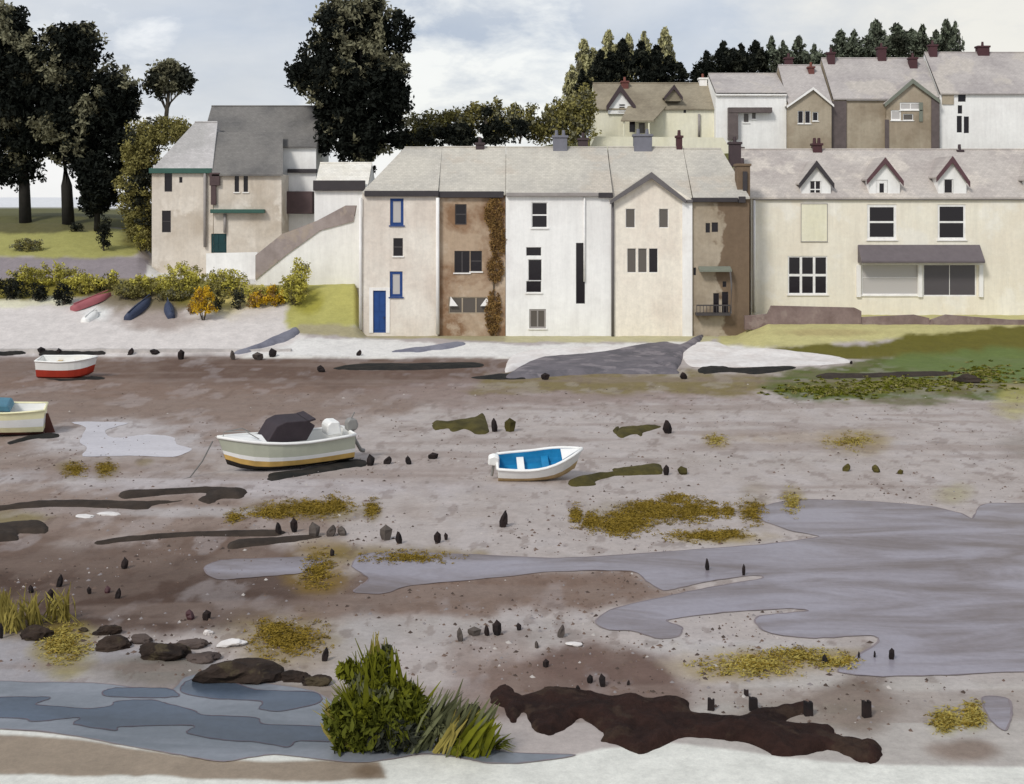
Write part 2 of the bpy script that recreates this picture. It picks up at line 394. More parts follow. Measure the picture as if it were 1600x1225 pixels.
# ------------------------------------------------------------------ GROUND
def tri(*c): return np.array(C(*c)[:3])
pxs = np.concatenate([np.linspace(-2600, -720, 12), np.linspace(-700, -80, 40), np.arange(-70, 1672, 3.2), np.linspace(1680, 2300, 40), np.linspace(2320, 4200, 12)])
rows_y = np.concatenate([F * H / (np.linspace(3000, 1320, 24) - HY), F * H / (np.arange(1300, 556, -2.0) - HY), np.arange(85, 128, .4), np.arange(128, 200, 4.0), np.geomspace(200, 6000, 16)])
GPX, GY = np.meshgrid(pxs, rows_y)
GX = (GPX - CX) / F * GY
GZ = ground_z(GPX, GY)
GPY = HY + (H - GZ) / GY * F
wx = fbm(GX * .35, GY * .22, 6) + .5 * fbm(GX * 1.1 + 5, GY * .7 + 8, 5); wx2 = fbm(GX * .35 + 50, GY * .22 + 9, 5); wf = fbm(GX * 1.6 + 3, GY * .8, 5)
tone = np.zeros(GPX.shape + (3,)); tone[:] = tri(194, 184, 180)
def lay(mask, c, op=1.0):
    m = (np.clip(mask, 0, 1) * op)[..., None]
    tone[:] = tone * (1 - m) + tri(*c) * m
def E(cx, cy, rx, ry, c, op=1.0, soft=.45, amp=1.1):
    r = np.hypot((GPX - cx) / rx, (GPY - cy) / ry) + wx * amp + wf * .5
    lay(smooth01((1 + soft - r) / (2 * soft)) * (GY < 118), c, op)
def R(pts, c, op=1.0, soft=5, amp=14, cond=None):
    sd = sdist(GPX, GPY, np.array(pts, float), 1.6) + wx * amp * 3.2 + wf * amp * 1.6
    m = smooth01((sd + soft * 1.6) / (3.2 * soft)) * (GY < 118)
    if cond is not None: m = m * cond
    lay(m, c, op)
MUD = GY < 84.6; LAND = GY >= 83.2
# tones of the mud, far to near
R([(-900,650),(-900,556),(800,556),(790,615),(560,640),(300,655)], (138,114,100), .95, 16, 22)
R([(230,592),(240,556),(800,556),(760,606),(560,612),(400,600)], (116,95,85), .85, 12, 16)
R([(620,640),(560,600),(900,585),(1180,600),(1180,625),(900,640)], (160,142,136), .8, 14, 20)
R([(-900,760),(-900,640),(340,610),(640,625),(640,650),(340,690),(330,740)], (150,131,120), .9, 16, 22)
E(200, 690, 130, 30, (212,207,209), .8); E(420, 760, 300, 16, (196,188,190), .8); E(60, 745, 110, 10, (186,178,178), .7)
E(250, 715, 200, 12, (172,158,150), .7)
R([(740,612),(760,582),(1200,578),(1260,590),(1230,612),(1000,612),(860,615)], (134,120,72), .9, 8, 14)
R([(1180,585),(1420,556),(1900,556),(1900,610),(1480,628),(1280,632),(1200,610)], (96,106,46), 1, 7, 14)
R([(1380,590),(1430,556),(1900,556),(1900,604),(1500,598)], (112,130,76), .9, 12, 14)
E(1450, 605, 190, 10, (120,112,66), .7); E(1585, 625, 30, 25, (190,182,110), .7)
R([(-900,850),(-900,770),(300,760),(520,790),(540,840),(300,850)], (148,128,116), .9, 16, 22)
E(640, 735, 130, 22, (178,164,158), .7); E(690, 800, 120, 12, (184,172,166), .7); E(1150, 720, 240, 10, (182,172,166), .5)
E(330, 800, 160, 8, (196,190,190), .7)
R([(-900,985),(-900,835),(330,842),(560,850),(520,905),(470,965),(330,985)], (118,97,85), .95, 16, 26)
R([(-900,990),(-900,885),(230,890),(460,905),(440,960),(330,980)], (86,67,57), .9, 18, 26)
R([(470,965),(450,905),(560,895),(980,893),(1080,930),(940,960),(740,965)], (136,114,101), .95, 12, 18)
E(760, 905, 220, 12, (130,106,92), .6); E(430, 905, 130, 20, (140,126,120), .6)
E(640, 985, 260, 20, (182,174,170), .8); E(560, 1000, 60, 40, (186,180,178), .8)
R([(690,1115),(720,1040),(860,1000),(1040,1020),(1090,1070),(1070,1110),(800,1120)], (116,92,82), .95, 14, 26)
E(760, 1060, 60, 60, (150,130,120), .6); E(1180, 1010, 180, 14, (200,194,192), .8)
R([(1060,1200),(1090,1075),(1340,1060),(1900,1060),(1900,1210)], (196,190,184), .8, 14, 20)
E(1340, 1095, 55, 45, (124,108,96), .9); E(1270, 1110, 120, 24, (150,138,126), .7); E(1510, 1170, 50, 18, (140,120,106), .8)
R([(-900,1120),(-900,1000),(60,1000),(240,1015),(420,1060),(500,1090),(400,1130)], (172,168,172), .95, 12, 20)
E(250, 1045, 90, 26, (130,122,110), .8)
# pale sand of the near shore
R([(-900,1500),(-900,1135),(0,1137),(110,1150),(190,1162),(330,1185),(430,1172),(560,1192),(690,1178),(760,1195),(880,1185),(940,1170),(1050,1160),(1150,1172),(1300,1190),(1400,1195),(1900,1200),(1900,1500)], (250,246,236), 1, 3, 4)
R([(-900,1260),(-900,1146),(0,1146),(120,1155),(300,1182),(430,1188),(590,1192),(600,1214),(420,1220),(150,1210),(-900,1214)], (166,151,134), 1, 3, 6)
E(575, 1204, 30, 14, (120,100,80), .8)
E(180, 930, 360, 46, (88,68,57), .8); E(60, 880, 200, 22, (110,90,79), .6); E(380, 577, 480, 18, (110,87,75), .65)
# weed films on the mud
OL = (138,119,58)
for (cx, cy, rx, ry, c, op) in ((110,735,22,12,OL,.85),(165,733,18,12,OL,.9),(226,722,14,6,OL,.7),(30,808,50,9,(150,138,80),.8),(365,808,14,12,OL,.6),(470,798,85,14,OL,.75),(582,796,12,14,OL,.75),
        (1340,690,46,16,(170,148,84),.9),(1118,688,20,11,(172,150,96),.9),(1220,683,110,7,(190,170,150),.7),(960,805,70,24,OL,.5),(1120,838,75,10,(170,146,60),.9),(1180,800,28,26,OL,.6),(1238,785,16,20,(170,150,70),.8),
        (500,890,40,36,(150,120,40),.85),(640,870,110,14,(140,118,48),.9),(750,870,22,16,(150,130,70),.7),(1200,1035,110,26,(172,146,62),.9),(1340,1030,60,16,(170,150,80),.7),(100,1005,42,38,(170,154,62),.95),
        (450,1000,85,40,(150,126,52),.9),(20,965,30,30,(112,94,46),.8),(90,945,18,24,(92,76,40),.6),(1478,1125,24,22,(178,170,78),.9),(1522,1118,22,24,(178,172,80),.9),(1490,770,26,12,(180,172,110),.6),(1590,700,30,20,(150,140,130),.6),(450,1085,110,16,(112,110,70),.6)):
    E(cx, cy, rx * 1.05, ry * 1.1, tuple(int(v * .93) for v in c), op * .8, .5, 1.3)
mot = fbm(GX * .9, GY * .45, 6); mot2 = fbm(GX * 2.6 + 40, GY * 1.3, 5); sp = fbm(GX * .10 + 90, GY * .55 + 3, 5)
mm_ = MUD & (GPY < 1130)
lay(smooth01((mot - .06) / .12) * mm_, (156, 140, 130), .22); lay(smooth01((-mot - .07) / .12) * mm_, (206, 199, 200), .25)
lay(smooth01((mot2 - .14) / .05) * mm_, (112, 92, 82), .35); lay(smooth01((sp - .08) / .1) * mm_, (150, 133, 124), .42)
# banks, shore and gardens
R([(-900,556),(-900,466),(180,466),(460,474),(480,510),(470,556)], (232,224,218), 1, 3, 6, LAND)
R([(-900,482),(-900,448),(110,450),(118,478)], (240,235,206), 1, 3, 5, LAND); E(235, 490, 58, 26, (176,160,150), .9); E(150, 490, 20, 12, (246,243,238), .9)
R([(-900,470),(-900,426),(460,430),(462,468),(330,482),(120,466)], (142,132,58), 1, 3, 8, LAND); E(240, 470, 90, 16, (134,122,98), .9); E(320, 462, 60, 16, (126,116,46), .9); E(270, 450, 40, 10, (160,155,80),.9); E(380, 470, 60, 20, (226,208,130), .9); E(420, 492, 50, 14, (224,215,208), .9)
R([(-900,434),(-900,400),(200,400),(310,410),(315,430),(460,436),(455,440),(200,436)], (158,148,150), 1, 2, 4, LAND)
R([(-900,404),(-900,330),(232,330),(232,392),(205,402)], (178,174,104), 1, 3, 5, LAND & (GY < 113)); R([(-900,372),(-900,330),(250,330),(240,352),(140,360),(60,366)], (104,100,64), .95, 3, 6, LAND)
R([(190,392),(190,300),(250,300),(240,398)], (118,112,58), .9, 6, 8, LAND)
R([(228,432),(235,398),(400,398),(470,410),(560,430),(565,446),(400,446)], (240,236,228), 1, 2, 4, LAND & (GY < 112))
R([(452,512),(448,452),(470,440),(590,440),(590,512)], (192,187,110), 1, 3, 5, LAND); E(480, 470, 20, 20, (164,158,60), .8)
R([(462,520),(470,508),(700,508),(840,512),(840,535),(700,530),(560,528)], (182,172,136), 1, 2, 4, LAND); R([(790,534),(800,512),(1130,512),(1110,535)], (206,198,158), 1, 2, 4, LAND)
R([(380,560),(470,528),(560,530),(700,536),(830,538),(1110,536),(1200,538),(1210,560)], (244,240,234), 1, 2, 5, LAND)
R([(1120,540),(1130,470),(1900,470),(1900,530),(1400,530),(1190,545)], (208,200,140), 1, 4, 6, LAND); R([(1190,556),(1195,545),(1380,536),(1420,522),(1600,512),(1900,505),(1900,565),(1360,558),(1310,580),(1300,562)], (110,104,40), 1, 3, 6, LAND)
E(1300, 520, 90, 5, (186,170,120), .8); R([(1380,574),(1400,556),(1520,545),(1900,540),(1900,590),(1500,585)], (108,126,68), .9, 6, 8)
# hill behind the houses, far fields beyond, whitened at left to pass for bright sky
back = smooth01((GY - np.where(GPX < 240, 112.5, np.where(GPX < 560, 112, 103))) / 1.0)
lay(back * ((GPX > 160) | (GY > 112)), (104,102,60)); lay(smooth01((GY - 150) / 6) * (GPX < 235), (272,270,262)); lay(smooth01((GY - 220) / 60) * (GPX > 240), (226,224,214))
lay(smooth01((GPX - 300) / 40) * smooth01((GY - 200) / 20), (160,164,140))
tone[..., 1] *= 1 - .015 * (GY < 84); tone[..., 2] *= 1 - .05 * (GY < 84)
# relief
mudm = smooth01((84 - GY) / 3)
GZ = GZ - mudm * .012 * (wf + .5) + (1 - mudm) * (GY < 118) * .08 * wf
idx = np.arange(GPX.size).reshape(GPX.shape)
q = np.stack([idx[:-1, :-1], idx[:-1, 1:], idx[1:, 1:], idx[1:, :-1]], -1).reshape(-1, 4)
ground = np_mesh('ground', np.stack([GX, GY, GZ], -1).reshape(-1, 3), q, ['ground_soil'], smooth=True)
ground['kind'] = 'structure'
KG = .755
ca = ground.data.color_attributes.new('tone', 'FLOAT_COLOR', 'POINT')
tc = np.concatenate([tone.reshape(-1, 3) * KG, np.ones((GPX.size, 1))], 1).astype(np.float32)
ca.data.foreach_set('color', tc.ravel())

# still water on the flats
def struct(o): o['kind'] = 'structure'; return o
big = [(550,885),(562,868),(600,863),(720,866),(870,872),(1000,865),(1100,858),(1190,851),(1280,839),(1235,829),(1190,812),(1186,795),(1240,781),(1350,783),(1450,791),(1500,802),(1520,810),(1530,792),(1560,786),(1700,790),(1900,800),(2500,830),(2500,1040),(1900,1056),(1600,1050),(1500,1054),(1380,1057),(1310,1050),(1330,1030),(1372,1004),(1360,993),(1272,997),(1205,990),(1180,972),(1190,962),(1262,955),(1235,951),(1130,957),(1042,969),(1065,980),(1060,994),(1030,998),(990,986),(950,984),(930,971),(960,951),(1050,930),(1120,916),(1190,904),(1178,899),(1110,908),(1055,920),(1034,922),(1010,908),(985,892),(870,893),(740,906),(640,915),(600,927),(552,925),(576,905)]
struct(sheet('tidal_pool', big, 'pool_lilac', .006, 'rim_mud', .022))
struct(sheet('tidal_pool', [(318,888),(345,876),(420,872),(500,872),(492,892),(420,900),(340,905)], 'pool_lilac', .006, 'rim_mud', .02))
struct(sheet('tidal_pool', [(112,660),(150,659),(200,661),(166,672),(170,682),(188,684),(230,679),(270,683),(276,694),(300,702),(270,714),(200,712),(130,713),(136,700),(124,690),(134,668)], 'pool_pale', .006))
struct(sheet('tidal_pool', [(1535,1090),(1575,1092),(1580,1120),(1570,1142),(1545,1122)], 'pool_lilac', .006, 'rim_mud', .02))
struct(sheet('stream', [(-500,1062),(-100,1062),(60,1066),(160,1068),(262,1080),(290,1058),(330,1052),(400,1066),(490,1080),(560,1120),(700,1160),(800,1176),(900,1180),(820,1192),(760,1192),(720,1184),(660,1178),(560,1192),(430,1179),(350,1190),(270,1178),(190,1164),(110,1149),(0,1139),(-500,1125)], 'stream_light', .005, 'rim_mud', .015))
struct(sheet('stream_channel', [(-500,1092),(0,1090),(78,1090),(56,1101),(110,1106),(140,1108),(172,1104),(184,1096),(236,1094),(262,1100),(300,1110),(320,1118),(400,1122),(412,1132),(500,1136),(600,1150),(580,1162),(470,1158),(450,1168),(400,1160),(350,1157),(292,1146),(300,1134),(190,1136),(180,1142),(115,1132),(124,1122),(50,1128),(0,1122),(-500,1118)], 'stream_deep', .011, 'pool_rim', .012))
struct(sheet('stream_channel', [(283,1082),(290,1066),(330,1056),(400,1078),(490,1082),(500,1098),(440,1112),(405,1108),(408,1096),(330,1092)], 'stream_deep', .011, 'pool_rim', .012))
struct(sheet('stream_channel', [(160,1082),(180,1076),(260,1076),(280,1088),(240,1091),(170,1089)], 'stream_deep', .011, 'pool_rim', .012))

# ------------------------------------------------------------------ world, sun
EL, AZ = 42, 215         # sun elevation, compass bearing it comes from (0 = beyond the houses, 180 = behind the camera, 270 = left)
W = bpy.data.worlds.new('World'); S.world = W; W.use_nodes = True
nt = W.node_tree; nt.nodes.clear()
out = nt.nodes.new('ShaderNodeOutputWorld')
sky = nt.nodes.new('ShaderNodeTexSky'); sky.sky_type = 'NISHITA'; sky.sun_disc = False
sky.sun_elevation = math.radians(EL); sky.sun_rotation = math.radians(AZ); sky.dust_density = 2.0; sky.air_density = 1.0
bg1 = nt.nodes.new('ShaderNodeBackground'); bg1.inputs[1].default_value = .10; nt.links.new(sky.outputs[0], bg1.inputs[0])
tcn = nt.nodes.new('ShaderNodeTexCoord'); mp = nt.nodes.new('ShaderNodeMapping'); mp.inputs['Scale'].default_value = (1, 1, 2.4); mp.inputs['Location'].default_value = (.35, .1, .62)
nt.links.new(tcn.outputs['Generated'], mp.inputs[0])
n1 = noise_node(nt, mp.outputs[0], 4.5, 7, .55, .25); n2 = noise_node(nt, mp.outputs[0], 11, 6, .6, .2)
ccol = mixc(nt, maprange(nt, n1, .38, .64, 0, 1), C(182, 191, 206), C(212, 215, 220))
def sky_patch(col, px, py, w0, w1, c, op):                    # a break or bank of cloud in one direction of the sky
    dv = Vector(((px - CX) / F, 1, (HY - py) / F)).normalized()
    dp = nt.nodes.new('ShaderNodeVectorMath'); dp.operation = 'DOT_PRODUCT'; dp.inputs[1].default_value = dv
    nt.links.new(tcn.outputs['Generated'], dp.inputs[0])
    ad = nt.nodes.new('ShaderNodeMath'); ad.operation = 'MULTIPLY_ADD'; ad.inputs[1].default_value = .035; nt.links.new(n2, ad.inputs[0]); nt.links.new(dp.outputs['Value'], ad.inputs[2])
    return mixc(nt, maprange(nt, ad.outputs[0], math.cos(w0) + .0175, math.cos(w1) + .0175, 0, op), col, c)
ccol = sky_patch(ccol, 705, 165, .125, .02, C(250, 248, 240), .95)
ccol = sky_patch(ccol, 1620, 60, .22, .04, C(238, 233, 222), .9)
ccol = sky_patch(ccol, 80, 310, .13, .05, C(250, 250, 248), .95)
sxz = nt.nodes.new('ShaderNodeSeparateXYZ'); nt.links.new(tcn.outputs['Generated'], sxz.inputs[0])
ccol = mixc(nt, maprange(nt, sxz.outputs[2], .005, .06, .85, 0), ccol, C(250, 248, 243))
ccol = mulval(nt, ccol, maprange(nt, n2, .3, .7, .965, 1.035))
bg2 = nt.nodes.new('ShaderNodeBackground'); bg2.inputs[1].default_value = .80; nt.links.new(ccol, bg2.inputs[0])
mx = nt.nodes.new('ShaderNodeMixShader'); mx.inputs[0].default_value = .88
nt.links.new(bg1.outputs[0], mx.inputs[1]); nt.links.new(bg2.outputs[0], mx.inputs[2]); nt.links.new(mx.outputs[0], out.inputs[0])
sd_ = bpy.data.lights.new('sun', 'SUN'); sd_.energy = 1.5; sd_.angle = math.radians(12); sd_.color = (1, .965, .91)
sun = bpy.data.objects.new('sun', sd_); COL.objects.link(sun)
d = Vector((math.sin(math.radians(AZ)) * math.cos(math.radians(EL)), math.cos(math.radians(AZ)) * math.cos(math.radians(EL)), math.sin(math.radians(EL))))
sun.rotation_euler = d.to_track_quat('Z', 'Y').to_euler()
S.view_settings.view_transform = 'Standard'; S.view_settings.look = 'None'; S.view_settings.gamma = 1; S.view_settings.use_curve_mapping = False
S.view_settings.exposure = .47
# ------------------------------------------------------------------ building helpers
class House:
    """front wall bounds in photo points at distance Y; parts hang from one Empty at the house's base"""
    def __init__(s, name, label, cat, px0, px1, Y, base, eave, depth, group=None, base_drop=.6):
        s.Y = Y; s.x0, s.x1 = X(px0, Y) + .012, X(px1, Y) - .012; s.z0, s.z1 = Z(base, Y) - base_drop, Z(eave, Y); s.D = depth
        s.root = thing(name, label, cat, ((s.x0 + s.x1) / 2, Y, Z(base, Y)), group=group)
        s.open = []; s.group = group
    def r(s, cx, cy, w, h, Y=None):
        Y = Y or s.Y
        return (X(cx - w / 2, Y), X(cx + w / 2, Y), Z(cy + h / 2, Y), Z(cy - h / 2, Y))
    def window(s, cx, cy, w, h, nx=1, nz=2, frame='frame_white', pane='glass_dark', fw=.07, sill=True, Y=None, hole=True, sillm='white_trim', blind=None, parent=None, mull=.05):
        Y = Y or s.Y; xa, xb, za, zb = s.r(cx, cy, w, h, Y)
        if hole: s.open.append((xa, xb, za, zb))
        yf = Y + (.05 if hole else -.05)
        m = MB()
        m.box(xa, xb, yf, yf + .07, zb - fw, zb).box(xa, xb, yf, yf + .07, za, za + fw).box(xa, xa + fw, yf, yf + .07, za + fw, zb - fw).box(xb - fw, xb, yf, yf + .07, za + fw, zb - fw)
        for i in range(1, nx):
            xm = xa + (xb - xa) * i / nx; m.box(xm - mull, xm + mull, yf + .003, yf + .065, za + fw, zb - fw)
        for i in range(1, nz):
            zm = za + (zb - za) * i / nz; m.box(xa + fw, xb - fw, yf + .006, yf + .06, zm - mull, zm + mull)
        f = m.build('window', frame, parent or s.root)
        MB().box(xa + fw * .8, xb - fw * .8, yf + .035, yf + .05, za + fw * .8, zb - fw * .8).build('pane', pane, f)
        if sill: MB().box(xa - .08, xb + .08, Y - .09, Y + .06, za - .09, za - .002).build('sill', sillm, f)
        return f
    def door(s, cx, cy, w, h, mat, surround=None, handle=True):
        xa, xb, za, zb = s.r(cx, cy, w, h); s.open.append((xa, xb, za, zb))
        m = MB().box(xa + .01, xb - .01, s.Y + .06, s.Y + .12, za, zb - .01)
        for (u0, u1) in ((.12, .46), (.54, .9)):
            for (v0, v1) in ((.06, .4), (.5, .93)):
                m.box(xa + (xb - xa) * u0, xa + (xb - xa) * u1, s.Y + .035, s.Y + .062, za + (zb - za) * v0, za + (zb - za) * v1)
        dd = m.build('door', mat, s.root)
        if handle: MB().tube([(xb - .14, s.Y + .02, za + 1.0), (xb - .14, s.Y + .02, za + 1.16)], .03).build('handle', 'frame_dark', dd)
        if surround: MB().box(xa - .28, xa - .003, s.Y - .05, s.Y + .03, za, zb + .22).box(xb + .003, xb + .28, s.Y - .05, s.Y + .03, za, zb + .22).box(xa - .003, xb + .003, s.Y - .045, s.Y + .03, zb + .003, zb + .22).build('door_surround', surround, s.root)
    def walls(s, mat, gable=None, sides='both', ridge=None, name='wall', Yb=None):
        """front wall with real openings, side walls (gabled for a ridge along the street), back"""
        m = MB(); Y, Yb = s.Y, Yb or s.Y + s.D; rv = .16
        xs = sorted(set([s.x0, s.x1] + [v for o in s.open for v in o[:2] if s.x0 < v < s.x1])); zs = sorted(set([s.z0, s.z1] + [v for o in s.open for v in o[2:] if s.z0 < v < s.z1]))
        for i in range(len(xs) - 1):
            for j in range(len(zs) - 1):
                a, b2, c, d2 = xs[i], xs[i + 1], zs[j], zs[j + 1]; mx_, mz = (a + b2) / 2, (c + d2) / 2
                if any(o[0] < mx_ < o[1] and o[2] < mz < o[3] for o in s.open): continue
                m.add([(a, Y, c), (b2, Y, c), (b2, Y, d2), (a, Y, d2)], [(0, 1, 2, 3)])
        for (a, b2, c, d2) in s.open:
            m.add([(a, Y, c), (b2, Y, c), (b2, Y, d2), (a, Y, d2), (a, Y + rv, c), (b2, Y + rv, c), (b2, Y + rv, d2), (a, Y + rv, d2)], [(0, 4, 5, 1), (1, 5, 6, 2), (2, 6, 7, 3), (3, 7, 4, 0), (4, 7, 6, 5)])
        for x in (s.x0, s.x1):
            pts = [(x, Y, s.z0), (x, Yb, s.z0), (x, Yb, s.z1)] + ([(x, (Y + Yb) / 2, ridge - .1)] if ridge and (sides == 'both' or (sides == 'right') == (x == s.x1)) else []) + [(x, Y, s.z1)]
            m.add(pts, [tuple(range(len(pts)))])
        m.add([(s.x0, Yb, s.z0), (s.x1, Yb, s.z0), (s.x1, Yb, s.z1), (s.x0, Yb, s.z1)], [(0, 1, 2, 3)])
        if gable: m.add([(s.x0, Y, s.z1), (s.x1, Y, s.z1), (gable[0], Y, gable[1])], [(0, 1, 2)])
        return m.build(name, mat, s.root)
    def roof(s, mat, ridge_z, oh=.25, hip0=0, hip1=0, side=.0, t=.12, eave_z=None):
        Y, Yb = s.Y - oh, s.Y + s.D + oh; Yr = (Y + Yb) / 2; e = (eave_z if eave_z is not None else s.z1) ; a, b2 = s.x0 - side, s.x1 + side
        m = MB()
        for y in (Y, Yb):
            m.add([(a, y, e), (b2, y, e), (b2 - hip1, Yr, ridge_z), (a + hip0, Yr, ridge_z), (a, y, e + t), (b2, y, e + t), (b2 - hip1, Yr, ridge_z + t), (a + hip0, Yr, ridge_z + t)],
                  [(0, 1, 2, 3), (4, 5, 6, 7), (0, 1, 5, 4), (1, 2, 6, 5), (3, 0, 4, 7)])
        if hip0: m.add([(a, Y, e + t), (a + hip0, Yr, ridge_z + t), (a, Yb, e + t)], [(0, 1, 2)])
        if hip1: m.add([(b2, Y, e + t), (b2 - hip1, Yr, ridge_z + t), (b2, Yb, e + t)], [(0, 1, 2)])
        rf = m.build('roof', mat, s.root)
        MB().tube([(a + hip0, Yr, ridge_z + t), (b2 - hip1, Yr, ridge_z + t)], .09, 6).build('ridge_tiles', mat, rf)
        return rf
    def gutter(s, px0, px1, py0, py1, mat, proud=.3, Y=None):
        Y = Y or s.Y; xa, xb = X(px0, Y), X(px1, Y); za, zb = Z(py1, Y), Z(py0, Y)
        return MB().box(xa, xb, Y - proud, Y - .004, za, zb).build('gutter', mat, s.root, bevel=.03)
    def pipe(s, px, py0, py1, mat, r=.09, name='downpipe', Y=None):
        Y = Y or s.Y
        return MB().tube([(X(px, Y), Y - r - .03, Z(py0, Y)), (X(px, Y), Y - r - .03, Z(py1, Y))], r, 8).build(name, mat, s.root, smooth=True)
    def chimney(s, cx, ytop, ybot, w, mat, Y, pots=2, pot='pot_clay', d=.9):
        xa, xb = X(cx - w / 2, Y), X(cx + w / 2, Y); zt, zb = Z(ytop, Y), Z(ybot, Y)
        m = MB().box(xa, xb, Y - d / 2, Y + d / 2, zb - 1.0, zt - .18).box(xa - .08, xb + .08, Y - d / 2 - .08, Y + d / 2 + .08, zt - .178, zt)
        ch = m.build('chimney', mat, s.root, bevel=.02)
        for i in range(pots):
            xx = xa + (xb - xa) * (i + .5) / pots
            MB().tube([(xx, Y, zt), (xx, Y, zt + .22), (xx, Y, zt + .42)], .14, 8, r2=.11).build('pot', pot, ch)
        return ch
    def bay(s, px0, px1, Yf, eave0, eave1, apx, apy, depth, wallm, roofm, barge, base=None, bw=.22, oh=.3, windows=(), white_edge=False, name='gable'):
        """gabled front (or dormer): wall under a small pitched roof with bargeboards"""
        xa, xb = X(px0, Yf), X(px1, Yf); xm, zm = X(apx, Yf), Z(apy, Yf); ze0, ze1 = Z(eave0, Yf), Z(eave1, Yf); zb = Z(base, Yf) if base else min(ze0, ze1) - .2
        holes = [s.r(w_[0], w_[1], w_[2], w_[3], Yf) for w_ in windows]
        m = MB(); zt = min(ze0, ze1)
        xs = sorted(set([xa, xb] + [v for o in holes for v in o[:2]])); zs = sorted(set([zb, zt] + [v for o in holes for v in o[2:] if v < zt]))
        for i in range(len(xs) - 1):
            for j in range(len(zs) - 1):
                mx_, mz = (xs[i] + xs[i + 1]) / 2, (zs[j] + zs[j + 1]) / 2
                if any(o[0] < mx_ < o[1] and o[2] < mz < o[3] for o in holes): continue
                m.add([(xs[i], Yf, zs[j]), (xs[i + 1], Yf, zs[j]), (xs[i + 1], Yf, zs[j + 1]), (xs[i], Yf, zs[j + 1])], [(0, 1, 2, 3)])
        m.add([(xa, Yf, zt), (xb, Yf, zt), (xb, Yf, ze1), (xm, Yf, zm), (xa, Yf, ze0)], [(0, 1, 2, 3, 4)])
        for x, ze in ((xa, ze0), (xb, ze1)): m.add([(x, Yf, zb), (x, Yf + depth, zb), (x, Yf + depth, ze), (x, Yf, ze)], [(0, 1, 2, 3)])
        g = m.build(name, wallm, s.root)
        for w_ in windows: s.window(w_[0], w_[1], w_[2], w_[3], *w_[4:], Y=Yf, hole=False, parent=g) if False else None
        m = MB(); t = .1; rfm = MB(); bg = MB()
        for (x, ze, sg) in ((xa, ze0, -1), (xb, ze1, 1)):
            dx, dz = x - xm, ze - zm; L = math.hypot(dx, dz); ex, ez = xm + dx * (1 + oh / L), zm + dz * (1 + oh / L)
            y0, y1 = Yf - .22, Yf + depth
            pts = [(xm, y0, zm + .02), (ex, y0, ez + .02), (ex, y1, ez + .02), (xm, y1, zm + .02)]
            rfm.add(pts + [(p[0], p[1], p[2] + t) for p in pts], [(0, 1, 2, 3), (4, 5, 6, 7), (0, 1, 5, 4), (1, 2, 6, 5), (2, 3, 7, 6)])
            vw = bw * L / abs(dx)
            bp_ = [(xm, y0 - .06, zm + .1), (ex, y0 - .06, ez + .1), (ex, y0 - .06, ez + .1 - vw * .8), (xm, y0 - .06, zm + .1 - vw)]
            bg.prism(bp_, (0, .055, 0))
        rf = rfm.build('gable_roof', roofm, s.root); bg.build('bargeboard', barge, rf)
        for (a, b2, c, d2) in holes:
            fw = .06; yf = Yf + .05; mm = MB()
            mm.box(a, b2, yf, yf + .07, d2 - fw, d2).box(a, b2, yf, yf + .07, c, c + fw).box(a, a + fw, yf, yf + .07, c + fw, d2 - fw).box(b2 - fw, b2, yf, yf + .07, c + fw, d2 - fw)
        for (w_, (a, b2, c, d2)) in zip(windows, holes):
            opt = dict(nx=1, nz=2, frame='frame_white', pane='glass_dark', fw=.06, mull=.04); opt.update(w_[4] if len(w_) > 4 else {})
            fw = opt['fw']; yf = Yf + .05; mm = MB()
            mm.box(a, b2, yf, yf + .07, d2 - fw, d2).box(a, b2, yf, yf + .07, c, c + fw).box(a, a + fw, yf, yf + .07, c + fw, d2 - fw).box(b2 - fw, b2, yf, yf + .07, c + fw, d2 - fw)
            for i in range(1, opt['nx']): q_ = a + (b2 - a) * i / opt['nx']; mm.box(q_ - opt['mull'], q_ + opt['mull'], yf + .003, yf + .065, c + fw, d2 - fw)
            for i in range(1, opt['nz']): q_ = c + (d2 - c) * i / opt['nz']; mm.box(a + fw, b2 - fw, yf + .006, yf + .06, q_ - opt['mull'], q_ + opt['mull'])
            f = mm.build('window', opt['frame'], g); MB().box(a + fw * .8, b2 - fw * .8, yf + .035, yf + .05, c + fw * .8, d2 - fw * .8).build('pane', opt['pane'], f)
            if opt.get('sill', True): MB().box(a - .07, b2 + .07, Yf - .08, Yf + .06, c - .08, c - .002).build('sill', 'white_trim', f)
        return g

# ------------------------------------------------------------------ the quayside terrace
TG = 'terraced houses along the quay'
RZ = Z(233, 97.2); DT = 10.4
A = House('terraced_house', 'cream rendered quay house with blue framed windows and a blue front door', 'house', 566, 685, 92.0, 525, 303, DT, TG)
A.window(620, 331, 21, 42, 1, 1, 'frame_blue', 'glass_pale', .2, sillm='frame_blue'); A.window(622, 386, 15, 28, 1, 2, 'frame_dark', 'glass_dark', .05); A.window(619, 444, 20, 40, 1, 1, 'frame_blue', 'glass_pale', .2, sillm='frame_blue')
A.door(593, 487, 20, 66, 'blue_paint', 'white_trim')
A.walls('cream_lime', ridge=RZ, sides='right'); A.roof('roof_beige', RZ, hip0=2.6); A.gutter(570, 686, 298, 307, 'black_trim'); A.pipe(563.5, 309, 515, 'white_trim', .11); A.pipe(684, 309, 522, 'white_trim', .13)
B = House('terraced_house', 'brown stained quay house between the cream one and the white one', 'house', 685, 790, 92.15, 528, 305, DT - .3, TG)
B.window(720, 335, 18, 32, 1, 2, 'frame_dark', sill=False); B.window(722, 409, 24, 34, 2, 1, 'frame_dark', fw=.05); B.window(744, 408, 18, 32, 1, 2, 'frame_dark', fw=.05)
B.window(733, 477, 64, 26, 3, 1, 'tan_render', 'glass_grey', .08, sill=False)
